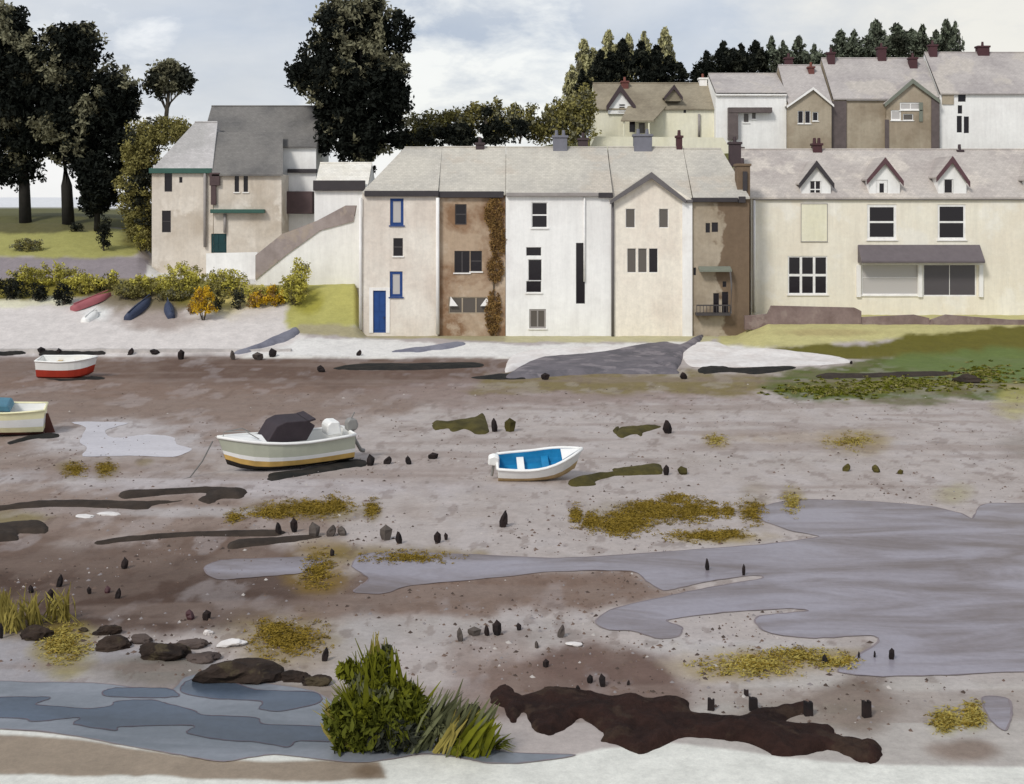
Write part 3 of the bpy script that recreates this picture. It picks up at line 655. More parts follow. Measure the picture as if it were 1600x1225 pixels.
B.walls('brown_render', ridge=RZ); B.roof('roof_beige', RZ + .03); B.gutter(686, 787, 299, 309, 'black_trim')
for cx in (709, 757): 
    x_ = X(cx, 92.15); MB().prism([(x_ - .3, 92.146, Z(478, 92.15)), (x_ + .3, 92.146, Z(478, 92.15)), (x_ + (.22 if cx > 730 else -.22), 92.146, Z(463, 92.15))], (0, -.16, 0)).build('bracket', 'white_trim', B.root)
Cc = House('terraced_house', 'tall plain white quay house with one long black stair window', 'house', 790, 957, 92.0, 527, 305, DT, TG)
Cc.window(843, 336, 25, 40, 1, 2, 'frame_white', fw=.06); Cc.window(834, 393, 24, 14, 1, 1, 'frame_white', fw=.03, sill=False); Cc.window(836, 422, 22, 34, 1, 1, 'frame_white', fw=.05, sill=False, mull=.12); Cc.window(834, 448, 24, 18, 1, 1, 'frame_white', fw=.03); Cc.window(907, 427, 14, 95, 1, 1, 'frame_dark', fw=.04, sill=False); Cc.window(840, 498, 26, 30, 2, 1, 'pipe_grey', 'glass_grey', .12)
Cc.walls('white_lime', ridge=RZ); Cc.roof('roof_beige', RZ + .01); Cc.gutter(791, 935, 301, 307, 'pipe_grey'); Cc.gutter(935, 957, 301, 309, 'black_trim'); Cc.pipe(913, 308, 440, 'frame_white', .07)
Dd = House('terraced_house', 'cream house with a pointed gable and a row of three narrow windows, on the quay', 'house', 958, 1082, 92.0, 528, 312, DT, TG)
Dd.window(985, 341, 15, 30, 1, 1, 'frame_white', 'glass_grey', .04, sill=False); Dd.window(1037, 341, 15, 30, 1, 1, 'frame_white', 'glass_grey', .04, sill=False)
for wx_, gm in ((987, 'glass_grey'), (1004, 'glass_grey'), (1021, 'glass_dark')): Dd.window(wx_, 407, 14, 38, 1, 1, 'frame_white', gm, .03, sill=False)
Dd.walls('cream_gable', gable=(X(1018, 92), Z(273, 92)), ridge=RZ); Dd.roof('roof_beige', RZ + .02, oh=-.05)
m = MB(); bg = MB()
for (px_, py_) in ((953, 315), (1072, 314)):
    a_, b_ = Vector((X(1018, 91.6), 0, Z(271, 91.6))), Vector((X(px_, 91.6), 0, Z(py_, 91.6)))
    pts = [(a_.x, 91.6, a_.z), (b_.x, 91.6, b_.z), (b_.x, 96.5, b_.z), (a_.x, 96.5, a_.z)]
    m.add(pts + [(p[0], p[1], p[2] + .13) for p in pts], [(0, 1, 2, 3), (4, 5, 6, 7), (0, 1, 5, 4), (1, 2, 6, 5), (2, 3, 7, 6)])
    bg.prism([(a_.x, 91.54, a_.z + .1), (b_.x, 91.54, b_.z + .1), (b_.x, 91.54, b_.z - .2), (a_.x, 91.54, a_.z - .36)], (0, .055, 0))
rf = m.build('gable_roof', 'roof_beige', Dd.root); bg.build('bargeboard', 'grey_trim', rf)
Dd.pipe(957, 312, 526, 'grey_trim', .1); MB().box(X(1066, 92), X(1081.5, 92), 91.9, 91.996, Z(526, 92), Z(316, 92)).build('corner_strip', 'white_trim', Dd.root); Dd.gutter(1072, 1082, 312, 317, 'grey_trim')
Ee = House('terraced_house', 'dark brown stone quay house with a small canopy and balcony', 'house', 1082, 1171, 92.1, 540, 311, DT - .2, TG)
Ee.window(1106, 356, 7, 15, 1, 1, 'frame_dark', fw=.03, sill=False); Ee.window(1117, 355, 10, 15, 1, 1, 'frame_dark', fw=.03, sill=False); Ee.window(1085.5, 424, 4, 12, 1, 1, 'frame_dark', fw=.02, sill=False)
Ee.window(1119, 474, 9, 32, 1, 1, 'frame_dark', fw=.03, sill=False); Ee.window(1133, 474, 10, 36, 1, 1, 'frame_dark', fw=.03, sill=False); Ee.window(1132, 444, 6, 9, 1, 1, 'frame_dark', fw=.02, sill=False)
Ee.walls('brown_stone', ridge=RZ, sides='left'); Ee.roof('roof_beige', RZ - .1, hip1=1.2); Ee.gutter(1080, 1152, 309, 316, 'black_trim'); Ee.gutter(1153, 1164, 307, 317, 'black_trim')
MB().prism([(X(1091, 92.1), 92.09, Z(416, 92.1)), (X(1091, 92.1), 91.4, Z(421, 92.1)), (X(1091, 92.1), 91.4, Z(424, 92.1)), (X(1091, 92.1), 92.09, Z(420, 92.1))], (X(1141, 92.1) - X(1091, 92.1), 0, 0)).build('canopy', 'soft_green_trim', Ee.root)
MB().tube([P(1141, 423, 91.45), P(1143, 445, 91.45), P(1142, 490, 91.45)], .06).build('post', 'grey_trim', Ee.root)
bal = MB().box(X(1088, 91.5), X(1141, 91.5), 91.3, 92.09, Z(493, 91.5), Z(489, 91.5)).build('balcony', 'frame_dark', Ee.root)
m = MB().box(X(1088, 91.35), X(1141, 91.35), 91.3, 91.36, Z(478, 91.35), Z(476, 91.35))
for k in range(11): xx = X(1088.6 + 5.2 * k, 91.35); m.box(xx - .02, xx + .02, 91.31, 91.35, Z(489, 91.35), Z(478, 91.35) - .002)
m.build('railing', 'frame_dark', bal)
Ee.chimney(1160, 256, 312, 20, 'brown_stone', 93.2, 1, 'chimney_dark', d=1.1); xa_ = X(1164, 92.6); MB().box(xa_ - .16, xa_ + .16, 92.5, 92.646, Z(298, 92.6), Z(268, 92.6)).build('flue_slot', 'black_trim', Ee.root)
# ridge chimneys
A.chimney(750, 216, 236, 8, 'chimney_dark', 97.2, 0) if False else None
Cc.chimney(875, 212, 240, 22, 'chimney_blue', 97.2, 2, 'chimney_blue'); Cc.chimney(911, 216, 232, 15, 'chimney_dark', 97.6, 1, 'chimney_dark', d=.6)
Dd.chimney(1004, 210, 241, 28, 'chimney_blue', 97.2, 2, 'chimney_blue'); Dd.chimney(1061, 212, 226, 9, 'chimney_maroon', 97.2, 1, 'chimney_maroon', d=.5)
Ee.chimney(1148, 222, 240, 18, 'chimney_dark', 97.2, 1, 'chimney_dark', d=.6); B.chimney(750, 223, 238, 13, 'chimney_dark', 97.2, 1, 'chimney_dark', d=.6)

# ------------------------------------------------------------------ big cream house on the right
Hh = House('inn', 'wide butter cream house with three white dormers and a shop window under a dark canopy', 'house', 1173, 1760, 95.0, 492, 311, 9.5)
RH = Z(236, 99.75)
Hh.window(1378, 347, 46, 55, 1, 2, 'frame_white', 'glass_dark', .2, mull=.07); Hh.window(1487, 347, 44, 55, 1, 2, 'frame_white', 'glass_dark', .16, mull=.07)
Hh.window(1262, 430, 62, 60, 3, 2, 'frame_white', 'glass_dark', .1, mull=.09)
Hh.window(1391, 434, 90, 54, 1, 2, 'frame_white', 'glass_pale', .1, mull=.015); Hh.window(1484, 437, 84, 52, 2, 1, 'frame_white', 'glass_shop', .1, mull=.02, sill=False)
Hh.window(1700, 347, 44, 55, 1, 2); Hh.window(1670, 430, 62, 60, 3, 2)
Hh.walls('butter_render', ridge=RH); Hh.roof('roof_mauve_low', RH, side=.15)
xa, xb, za, zb = Hh.r(1272, 348, 40, 58)
bw_ = MB().box(xa, xb, 94.95, 94.996, za, zb).build('blind_window', 'butter_pale', Hh.root); MB().box(xa - .05, xb + .05, 94.93, 94.993, zb, zb + .05).box(xa - .05, xb + .05, 94.93, 94.993, za - .05, za).box(xa - .035, xa, 94.94, 94.994, za, zb).box(xb, xb + .035, 94.94, 94.994, za, zb).build('frame', 'pipe_grey', bw_)
Hh.gutter(1178, 1760, 309, 313, 'pipe_grey', .2); Hh.pipe(1178, 313, 488, 'white_trim', .1)
za, zb, xa, xb = Z(409, 95), Z(382, 95), X(1340, 95), X(1531, 95)
MB().prism([(xa, 94.99, zb), (xa, 93.9, za + .12), (xa, 93.9, za - .05), (xa, 94.99, za - .05)], (xb - xa, 0, 0)).build('canopy', 'dark_mauve', Hh.root, bevel=.03)
MB().box(X(1346, 95), X(1529, 95), 94.8, 94.992, Z(414, 95), Z(409.5, 95)).build('fascia', 'white_trim', Hh.root)
for px_ in (1341, 1437, 1532): MB().box(X(px_ - 3.2, 95), X(px_ + 3.2, 95), 94.82, 94.99, Z(464, 95), Z(414, 95) - .004).build('pilaster', 'white_trim', Hh.root)
for (cx, e0, e1, ap, w0, w1, win) in ((1275, 283, 283, 253, 1252, 1298, (1274, 296, 18, 30, dict(nz=2, nx=2, fw=.07))), (1382, 277, 279, 248, 1358, 1406, (1378, 294, 18, 26, dict(nz=1, nx=1, fw=.26))), (1487, 273, 280, 246, 1466, 1510, (1482, 291, 15, 24, dict(nz=1, fw=.08)))):
    Hh.bay(w0, w1, 95.15, e0, e1, cx, ap, 4.5, 'white_lime', 'roof_mauve_low', 'black_trim' if cx < 1300 else 'maroon_trim', base=314, bw=.3, oh=.35, windows=[win], name='dormer')
Hh.bay(1606, 1652, 95.15, 277, 279, 1630, 248, 4.5, 'white_lime', 'roof_mauve_low', 'maroon_trim', base=314, bw=.3, oh=.35, windows=[(1628, 294, 18, 26)], name='dormer')
Hh.chimney(1276, 224, 240, 14, 'chimney_maroon', 99.75, 2, 'chimney_maroon', d=.7); Hh.chimney(1499, 234, 242, 8, 'chimney_dark', 99.75, 1, 'chimney_dark', d=.5)

# ------------------------------------------------------------------ upper row on the hill
UG = 'houses in the upper row on the hill'
I1 = House('hill_house', 'butter yellow house with a brown roof and two small dark bargeboard gables, on the hill', 'house', 930, 1116, 122.0, 226, 172, 8, UG, 2)
I1.window(988, 198, 9, 17, 1, 1, 'frame_dark', fw=.05, sill=False); I1.window(1003, 200, 10, 17, 1, 1, 'pipe_grey', 'glass_grey', .05, sill=False); I1.window(1070, 172.5, 4, 8, 1, 1, 'frame_dark', fw=.03, sill=False); I1.window(1061, 218, 10, 13, 1, 1, 'frame_dark', fw=.05, sill=False)
I1.walls('butter_pale', ridge=Z(131, 126)); I1.roof('roof_brown', Z(132, 126))
I1.bay(950, 990, 121.8, 163, 163, 969, 134, 4, 'white_lime', 'roof_brown', 'chimney_dark', base=178, bw=.4, oh=.3, windows=[(972, 166, 10, 14)])
I1.bay(1040, 1064, 121.9, 150, 150, 1053, 134, 4, 'roof_brown', 'roof_brown', 'chimney_dark', base=158, bw=.26, oh=.25)
MB().prism([P(970, 190, 119.8), P(1021, 190, 119.8), P(1041, 168, 121.98), P(982, 166, 121.98)], (0, 0, .14)).build('porch_roof', 'roof_brown', I1.root)
for px_ in (975, 1014): MB().tube([P(px_, 190, 120), P(px_, 224, 120)], .09).build('porch_post', 'butter_pale', I1.root)
I1.chimney(976, 127, 142, 11, 'chimney_red', 125.5, 1); I1.pipe(1092, 178, 214, 'pipe_grey', .12)
I1.chimney(1098, 122, 134, 12, 'white_trim', 126, 1)
I2 = House('hill_house', 'plain white hill house with a dark porch frame', 'house', 1118, 1229, 121.0, 244, 147, 9, UG, 3)
I2.window(1166, 184, 9, 15, 1, 1, 'frame_white', 'glass_grey', .05); I2.window(1178, 181, 7, 10, 1, 1, 'frame_white', 'glass_grey', .04)
I2.walls('white_lime', ridge=Z(118, 125.5)); I2.roof('roof_mauve', Z(117, 125.5)); I2.gutter(1118, 1229, 145, 150, 'white_trim', .25)
MB().box(X(1138, 120.5), X(1206, 120.5), 120.3, 120.99, Z(176, 120.5), Z(168, 120.5)).box(X(1138, 120.5), X(1153, 120.5), 120.35, 120.98, Z(218, 120.5), Z(176, 120.5) - .003).build('porch_frame', 'dark_clad', I2.root)
MB().box(X(1141, 120), X(1162, 120), 119.4, 119.9, Z(246, 120) - 1, Z(230, 120)).build('bin_store', 'dark_clad', I2.root)
I2.chimney(1232, 90, 118, 12, 'chimney_maroon', 125.5, 1, 'chimney_maroon', d=.7)
I3 = House('hill_house', 'brown gabled house with three narrow white windows, in the upper row on the hill', 'house', 1231, 1300, 120.6, 248, 165, 9, UG, 3)
I3.walls('tan_render', ridge=Z(103, 125.1), gable=None); I3.roof('roof_mauve', Z(104, 125.1))
I3.bay(1232, 1299, 120.3, 165, 163, 1270, 138, 5, 'tan_render', 'roof_mauve', 'white_trim', base=246, bw=.2, oh=.25, windows=[(1251, 183, 9, 20, dict(nz=1)), (1262, 183, 9, 20, dict(nz=1)), (1274, 182, 9, 14, dict(nz=1))])
I3.chimney(1267, 104, 120, 9, 'chimney_red', 124.3, 1, d=.6); I3.chimney(1298, 82, 108, 11, 'chimney_maroon', 125.1, 1, 'chimney_maroon', d=.7)
I4 = House('hill_house', 'wide brown hill house with a pale glazed gable and dark upright panels', 'house', 1301, 1467, 121.0, 244, 156, 9, UG, 3)
I4.walls('tan_render', ridge=Z(92, 125.5)); I4.roof('roof_mauve', Z(93, 125.5))
I4.gutter(1322, 1384, 154, 158, 'pipe_grey', .2)
MB().box(X(1298.5, 121), X(1322, 121), 120.85, 120.996, Z(239, 121), Z(158, 121)).build('upright_panel', 'dark_clad', I4.root)  # dark strip at the joint with the neighbouring house
gI = I4.bay(1385, 1464, 120.6, 160, 155, 1425, 125, 5, 'tan_render', 'roof_mauve', 'soft_green_trim', base=243, bw=.34, oh=.3, windows=[(1423, 166, 34, 12, dict(nx=2, nz=1, pane='glass_pale', fw=.12)), (1400, 180, 16, 16, dict(nx=1, nz=1, pane='glass_pale', fw=.12)), (1419, 183, 16, 10, dict(nz=1, pane='glass_grey'))])
MB().box(X(1382.5, 120.6), X(1388.5, 120.6), 120.5, 120.596, Z(233, 120.6), Z(187, 120.6)).build('upright_panel', 'dark_clad', I4.root); MB().box(X(1455, 120.6), X(1467, 120.6), 120.5, 120.594, Z(238, 120.6), Z(152, 120.6)).build('upright_panel', 'dark_clad', I4.root); MB().box(X(1436, 120.6), X(1441.5, 120.6), 120.52, 120.596, Z(190, 120.6), Z(160, 120.6)).build('upright_panel', 'soft_green_trim', I4.root)
for (cx, yt, w) in ((1377, 74, 13), (1426, 90, 12), (1457, 70, 12)): I4.chimney(cx, yt, 98 if cx != 1426 else 106, w, 'chimney_maroon', 125.5 if cx != 1426 else 124.6, 1, 'chimney_maroon', d=.7)
I5 = House('hill_house', 'plain white hill house with a column of small dark windows, at right', 'house', 1468, 1800, 121.2, 244, 148, 9, UG, 3)
I5.window(1503, 153, 12, 12, 1, 1, 'frame_dark', fw=.04, sill=False); I5.window(1500, 171, 7, 13, 1, 1, 'frame_dark', fw=.03, sill=False); I5.window(1499, 194, 8, 26, 1, 1, 'frame_dark', fw=.03, sill=False); I5.window(1510, 195, 8, 26, 1, 1, 'frame_dark', fw=.03, sill=False)
I5.walls('white_lime', ridge=Z(84, 125.7)); I5.roof('roof_mauve', Z(84, 125.7)); I5.chimney(1535, 72, 92, 18, 'chimney_maroon', 125.7, 1, 'chimney_maroon', d=.8)
MB().box(X(1473, 121), X(1491, 121), 121.1, 121.196, Z(163, 121), Z(147, 121)).build('wall_panel', 'tan_render', I5.root)
# terrace wall under the yellow house
def wall_run(name, label, cat, pts, Yd, mat, thick=.4, cap=None, group=None, kind=None):
    """free-standing wall: outline in photo points at distance Yd"""
    v = [P(a, b2, Yd) for a, b2 in pts]
    c = sum(v, Vector()) / len(v); z = min(p.z for p in v)
    o = MB().prism([(p.x - c.x, 0, p.z - z) for p in v], (0, thick, 0)).build(name, mat)
    o.location = (c.x, Yd, z); tag(o, label, cat, group, kind); return o
wall_run('retaining_wall', 'low khaki retaining wall below the butter yellow house', 'wall', [(918, 240), (1150, 246), (1130, 215), (930, 213)], 118.6, 'butter_pale')

# ------------------------------------------------------------------ left house and its neighbours
G = House('stone_cottage', 'large beige stone house with grey slate roofs and teal gutters', 'house', 237, 333, 105.0, 425, 268, 7.6, None, 1.5)
G.window(263, 285, 12, 29, 1, 1, 'frame_dark', fw=.04, sill=False); G.window(282.5, 281, 5, 9, 1, 1, 'frame_dark', fw=.02, sill=False); G.window(260, 346, 14, 34, 1, 2, 'frame_dark', fw=.05, sill=False, mull=.03)
G.walls('stone_house'); G.roof('roof_pale', Z(193, 108.8), hip0=2.6, hip1=.5); G.gutter(234, 332, 263, 271, 'teal_trim'); G.pipe(321, 271, 386, 'pipe_grey', .13)
g2 = House('x', None, None, 333.5, 440, 104.8, 405, 272, 3.4, None, 1.5); bpy.data.objects.remove(g2.root); g2.root = G.root
g2.window(370, 287, 7, 26, 1, 1, 'frame_dark', fw=.03); g2.window(384, 287, 7, 26, 1, 1, 'frame_dark', fw=.03)
g2.door(342, 380, 24, 30, 'teal_paint'); g2.walls('stone_house', name='wall')
MB().prism([P(331, 275, 104.5), P(442, 275, 104.5), P(442, 209, 108.2), P(331, 209, 108.2)], (0, 0, .14)).build('roof', 'roof_slate', G.root)
MB().box(X(330, 104.6), X(414, 104.6), 104.2, 104.79, Z(333, 104.6), Z(327, 104.6)).build('canopy', 'teal_trim', G.root, bevel=.03); g2.pipe(352, 334, 364, 'pipe_grey', .12)
MB().box(X(328, 104.7), X(344, 104.7), 104.5, 104.79, Z(290, 104.7), Z(270, 104.7)).box(X(330, 104.7), X(338, 104.7), 104.55, 104.785, Z(320, 104.7), Z(290, 104.7) - .003).build('bracket', 'dark_brown_paint', G.root, bevel=.02)
g3 = House('x', None, None, 316, 494, 108.3, 400, 231, 7.5, None, 1.5); bpy.data.objects.remove(g3.root); g3.root = G.root
g3.walls('white_lime', ridge=Z(172, 112)); g3.roof('roof_slate', Z(168, 112), oh=.3, side=.1)
g3.gutter(450, 496, 264, 270, 'black_trim')
MB().box(X(434, 107.8), X(490, 107.8), 107.2, 108.28, Z(334, 107.6), Z(299, 107.6)).build('bay_window', 'dark_brown_paint', G.root, bevel=.04)
wall_run('garden_wall', 'short white garden wall under the teal door', 'wall', [(322, 442), (402, 442), (402, 394), (322, 396)], 103.2, 'white_lime')
Ff = House('cottage', 'low white cottage with a broad black fascia, beside the big dark tree', 'house', 491, 575, 100.5, 445, 296, 6, None, 1)
Ff.walls('white_lime', ridge=Z(256, 103.5)); Ff.roof('roof_cream', Z(257, 103.5)); Ff.gutter(490, 571, 282, 298, 'black_trim', .32)
rt = thing('ramp', 'white ramp with a sloping taupe parapet climbing up to the low white cottage', 'ramp', P(478, 441, 99))
MB().prism([P(400, 450, 99), P(562, 450, 99), P(562, 336, 99), P(540, 340, 99), P(440, 392, 99), P(400, 420, 99)], (0, .5, 0)).build('wall', 'white_lime', rt)
MB().prism([P(399, 437, 98.9), P(450, 396, 98.9), P(500, 360, 98.9), P(552, 346, 98.9), P(556, 321, 98.9), P(540, 321, 98.9), P(495, 345, 98.9), P(440, 366, 98.9), P(399, 399, 98.9)], (0, .7, 0)).build('parapet', 'taupe_wall', rt)

# ------------------------------------------------------------------ garden walls before the cream house, slipways
wall_run('stone_wall', 'tall mauve stone garden wall left of the shop window of the cream house', 'wall', [(1164, 515), (1346, 515), (1346, 486), (1336, 481), (1206, 478), (1200, 491), (1164, 494)], 91.2, 'mauve_stone')
wall_run('stone_wall', 'low mauve stone wall under the pale half of the shop window', 'wall', [(1347, 516), (1454, 510), (1452, 497), (1430, 492), (1347, 496)], 91.1, 'mauve_stone')
wall_run('stone_wall', 'low mauve stone wall at the right end of the cream house garden', 'wall', [(1452, 508), (1520, 511), (1580, 522), (1700, 528), (1700, 500), (1580, 500), (1480, 492), (1456, 500)], 91.0, 'mauve_stone')
def struct_mound(*a, **k): return struct(mound(*a, **k))
struct_mound('slipway', [(790,592),(812,575),(850,560),(930,553),(1000,540),(1040,536),(1062,540),(1085,528),(1100,524),(1088,540),(1070,552),(1058,578),(1030,572),(1060,584),(930,584),(840,590)], .28, 4, 'slip_grey', rough=.1)
struct_mound('slipway', [(365,552),(400,540),(440,522),(462,513),(468,520),(450,532),(410,544),(380,553)], .25, 3, 'slip_blue', rough=.1)
struct_mound('slipway', [(612,549),(660,543),(715,535),(728,538),(700,545),(640,551)], .2, 3, 'slip_blue', rough=.1)
struct_mound('slipway', [(790,582),(800,556),(850,545),(960,541),(985,543),(900,556),(830,570)], .16, 4, 'pale_hard', rough=.1)
struct_mound('shingle_bank', [(1065,552),(1085,536),(1120,534),(1150,545),(1210,545),(1300,556),(1330,566),(1240,572),(1100,574),(1075,570)], .12, 4, 'pale_hard', rough=.3)
swl = thing('sea_wall', 'low grey sea wall at the foot of the pale shore, behind the red boat', 'wall', P(80, 556, 84.2))
m = MB(); tp = [(X(-170 + k * 6, 84.6), .46 + .16 * mnoise.noise(Vector((k * .23, 3, 0)))) for k in range(105)]
m.prism([(tp[0][0], 84.6, -.2)] + [(x_, 84.6, z_) for x_, z_ in tp] + [(tp[-1][0], 84.6, -.2)], (0, .4, 0))
m.build('wall', 'concrete', swl)
# ------------------------------------------------------------------ foliage
def leaf_quads(cen, n_per, cr, size, mi, aspect=.5, up=0., flat=1.0):
    """rhombic leaves scattered round clump centres; returns verts, faces, material indices"""
    K = len(cen); n = K * n_per
    c = np.repeat(np.asarray(cen), n_per, 0); r = np.repeat(np.broadcast_to(cr, (K,)), n_per)
    dv = rng.normal(0, 1, (n, 3)); dv /= np.linalg.norm(dv, axis=1, keepdims=True); dv *= (rng.random((n, 1)) ** .5)
    p = c + dv * r[:, None] * np.array([1, flat, 1])
    a = rng.normal(0, 1, (n, 3)); a[:, 2] += up * 1.5; a /= np.linalg.norm(a, axis=1, keepdims=True)
    b2 = np.cross(a, rng.normal(0, 1, (n, 3))); b2 /= np.linalg.norm(b2, axis=1, keepdims=True)
    L = (size * (.6 + .8 * rng.random(n)))[:, None]; Wd = L * aspect
    V = np.stack([p - a * L * .5, p + b2 * Wd * .5 - a * L * .05, p + a * L * .55, p - b2 * Wd * .5 - a * L * .05], 1).reshape(-1, 3)
    Fq = np.arange(n * 4).reshape(-1, 4)
    return V, Fq, np.repeat(np.asarray(mi), n_per)
def crown_clumps(ells, Y, dens, seed=None, shell=.55, ydepth=1.0):
    """clump centres inside ellipses given in photo points at distance Y (depth radius from their width)"""
    out = []
    for (cx, cy, rx, ry) in ells:
        s = Y / F; n = max(6, int(dens * rx * ry * s * s * math.pi))
        d = rng.normal(0, 1, (n, 3)); d /= np.linalg.norm(d, axis=1, keepdims=True); rr = (shell + (1 - shell) * rng.random((n, 1))) * (1 + .16 * (rng.random((n, 1)) < .12))
        d *= rr
        out.append(np.stack([X(cx, Y) + d[:, 0] * rx * s, Y + d[:, 1] * min(rx, ry) * s * ydepth, Z(cy, Y) - d[:, 2] * ry * s], 1))
    return np.concatenate(out)
def tree(name, label, cat, ells, trunk, Y, mats=('leaf_black', 'leaf_grey'), mixf=.3, dens=5.5, n_per=26, cr=.55, size=.42, bark='bark', r=.28, group=None, limbs=5, ydepth=1.0, up=0, shell=.45):
    """trunk: photo points from the foot up; crown: leaf clumps in two tones, the second commoner towards the top"""
    foot = P(trunk[0][0], trunk[0][1], Y)
    t = thing(name, label, cat, foot, group=group)
    m = MB(); pts = [P(a, b2, Y) for a, b2 in trunk]; pts[0] = pts[0] - Vector((0, 0, .5))
    m.tube(pts, r, 9, r2=r * .6)
    top = pts[-1]
    for i in range(limbs):
        e = ells[i % len(ells)]; tgt = P(e[0] + random.uniform(-.4, .4) * e[2], e[1] + random.uniform(-.2, .4) * e[3], Y) + Vector((0, random.uniform(-1, 1), 0))
        st = pts[-2].lerp(top, random.random()); mid = st.lerp(tgt, .5) + Vector((random.uniform(-.3, .3), random.uniform(-.3, .3), -.3))
        m.tube([st, mid, tgt], r * .4, 6, r2=.04)
    m.build('trunk', bark, t, smooth=True)
    cen = crown_clumps(ells, Y, dens, ydepth=ydepth, shell=shell)
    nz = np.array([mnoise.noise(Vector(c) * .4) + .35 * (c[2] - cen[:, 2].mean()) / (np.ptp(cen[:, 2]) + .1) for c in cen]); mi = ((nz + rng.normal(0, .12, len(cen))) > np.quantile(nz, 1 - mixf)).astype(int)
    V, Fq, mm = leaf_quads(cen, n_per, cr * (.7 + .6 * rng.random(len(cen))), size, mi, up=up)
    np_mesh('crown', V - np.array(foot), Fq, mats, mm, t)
    return t
TGp = None
tree('broadleaf_tree', 'tall black green tree with a straight trunk, cut by the left edge', 'tree',
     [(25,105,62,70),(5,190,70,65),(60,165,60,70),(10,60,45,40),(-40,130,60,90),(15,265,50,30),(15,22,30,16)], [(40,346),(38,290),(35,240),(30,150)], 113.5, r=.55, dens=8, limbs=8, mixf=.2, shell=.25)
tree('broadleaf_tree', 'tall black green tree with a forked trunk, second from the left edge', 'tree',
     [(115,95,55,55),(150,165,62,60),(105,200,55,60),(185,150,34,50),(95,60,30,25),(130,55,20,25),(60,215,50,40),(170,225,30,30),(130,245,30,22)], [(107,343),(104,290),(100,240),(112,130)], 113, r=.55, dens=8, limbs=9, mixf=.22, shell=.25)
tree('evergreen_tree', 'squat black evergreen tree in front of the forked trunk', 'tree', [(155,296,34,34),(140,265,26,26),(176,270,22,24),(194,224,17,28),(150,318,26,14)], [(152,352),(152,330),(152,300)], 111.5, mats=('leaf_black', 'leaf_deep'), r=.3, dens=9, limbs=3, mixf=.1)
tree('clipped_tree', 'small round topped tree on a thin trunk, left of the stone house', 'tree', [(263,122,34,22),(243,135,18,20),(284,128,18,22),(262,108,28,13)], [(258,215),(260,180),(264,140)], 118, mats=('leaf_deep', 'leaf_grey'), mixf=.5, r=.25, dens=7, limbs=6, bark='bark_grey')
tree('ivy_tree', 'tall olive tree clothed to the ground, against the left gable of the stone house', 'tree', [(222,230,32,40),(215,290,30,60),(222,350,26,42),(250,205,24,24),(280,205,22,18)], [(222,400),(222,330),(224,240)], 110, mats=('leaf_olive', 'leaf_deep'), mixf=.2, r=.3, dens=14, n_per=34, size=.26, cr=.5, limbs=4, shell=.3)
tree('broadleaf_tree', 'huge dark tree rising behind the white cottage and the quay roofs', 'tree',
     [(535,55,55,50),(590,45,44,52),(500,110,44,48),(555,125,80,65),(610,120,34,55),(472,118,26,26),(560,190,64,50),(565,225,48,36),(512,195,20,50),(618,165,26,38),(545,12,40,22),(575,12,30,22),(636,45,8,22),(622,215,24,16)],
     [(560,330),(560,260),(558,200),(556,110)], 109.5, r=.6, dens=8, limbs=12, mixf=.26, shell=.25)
def shrub(name, label, cat, ells, Y, mats, mixf=.3, size=.3, cr=.35, dens=9, n_per=20, foot=None, group=None, ydepth=1.0, up=.2):
    e0 = ells[0]; ft = P(e0[0], foot or (e0[1] + e0[3]), Y)
    t = thing(name, label, cat, ft, group=group)
    cen = crown_clumps(ells, Y, dens, ydepth=ydepth, shell=.35); mi = (rng.random(len(cen)) < mixf).astype(int)
    V, Fq, mm = leaf_quads(cen, n_per, cr, size, mi, up=up)
    np_mesh('foliage', V - np.array(ft), Fq, mats, mm, t)
    m = MB(); random.seed(len(label))
    for k in range(4): m.tube([ft + Vector((random.uniform(-.1, .1), 0, -.25)), P(e0[0] + random.uniform(-.5, .5) * e0[2], e0[1] + random.uniform(-.3, .3) * e0[3], Y)], .06, 5, r2=.02)
    m.build('stem', 'bark_grey', t)
    return t
# hedges and trees on the brow of the hill, between the big tree and the yellow house
OLV = ('leaf_olive', 'leaf_grey'); DK = ('leaf_black', 'leaf_deep')
shrub('hill_tree', 'olive tree touching the right side of the huge dark tree', 'tree', [(668,200,40,24),(650,215,28,16),(640,226,24,10)], 116, OLV, size=.34, cr=.5, dens=12)
shrub('hill_tree', 'olive tree with a ragged double top above the white house roof', 'tree', [(712,192,34,22),(742,180,15,20),(722,208,30,14)], 116, OLV, size=.34, cr=.5, dens=12)
shrub('hill_tree', 'olive tree with two short spires, left of the broad olive hedge', 'tree', [(790,195,34,22),(772,175,13,20),(805,178,10,16),(828,185,12,22)], 116.5, OLV, size=.34, cr=.5, dens=12)
shrub('hedge', 'broad flat topped olive hedge at the left end of the yellow house', 'hedge', [(872,185,32,27),(905,180,26,28),(850,205,30,18),(900,210,30,16),(915,160,14,30)], 117.5, OLV, size=.32, cr=.5, dens=14, mixf=.2)
for (a, b2, c, d2, l) in ((662,212,18,13,'small black bush at the left end of the dark row above the quay roofs'), (715,208,30,17,'broad black bush in the middle of the dark row above the quay roofs'), (775,200,26,16,'black bush under the two olive spires above the quay roofs'), (812,200,16,20,'black bush at the right end of the dark row above the quay roofs'), (760,176,8,14,'narrow black bush poking up between the olive trees on the brow')):
    shrub('bush', l, 'bush', [(a, b2, c, d2)] + ([(a - c * .5, b2 + 4, c * .6, d2 * .7)] if c > 20 else []), 113.6, DK, size=.36, cr=.4, dens=8, group='dark bushes on the brow of the hill')
shrub('hedge', 'long thin black hedge line just above the quay ridge', 'hedge', [(735,221,88,6)], 112.2, DK, size=.3, cr=.3, dens=16, ydepth=1.5)
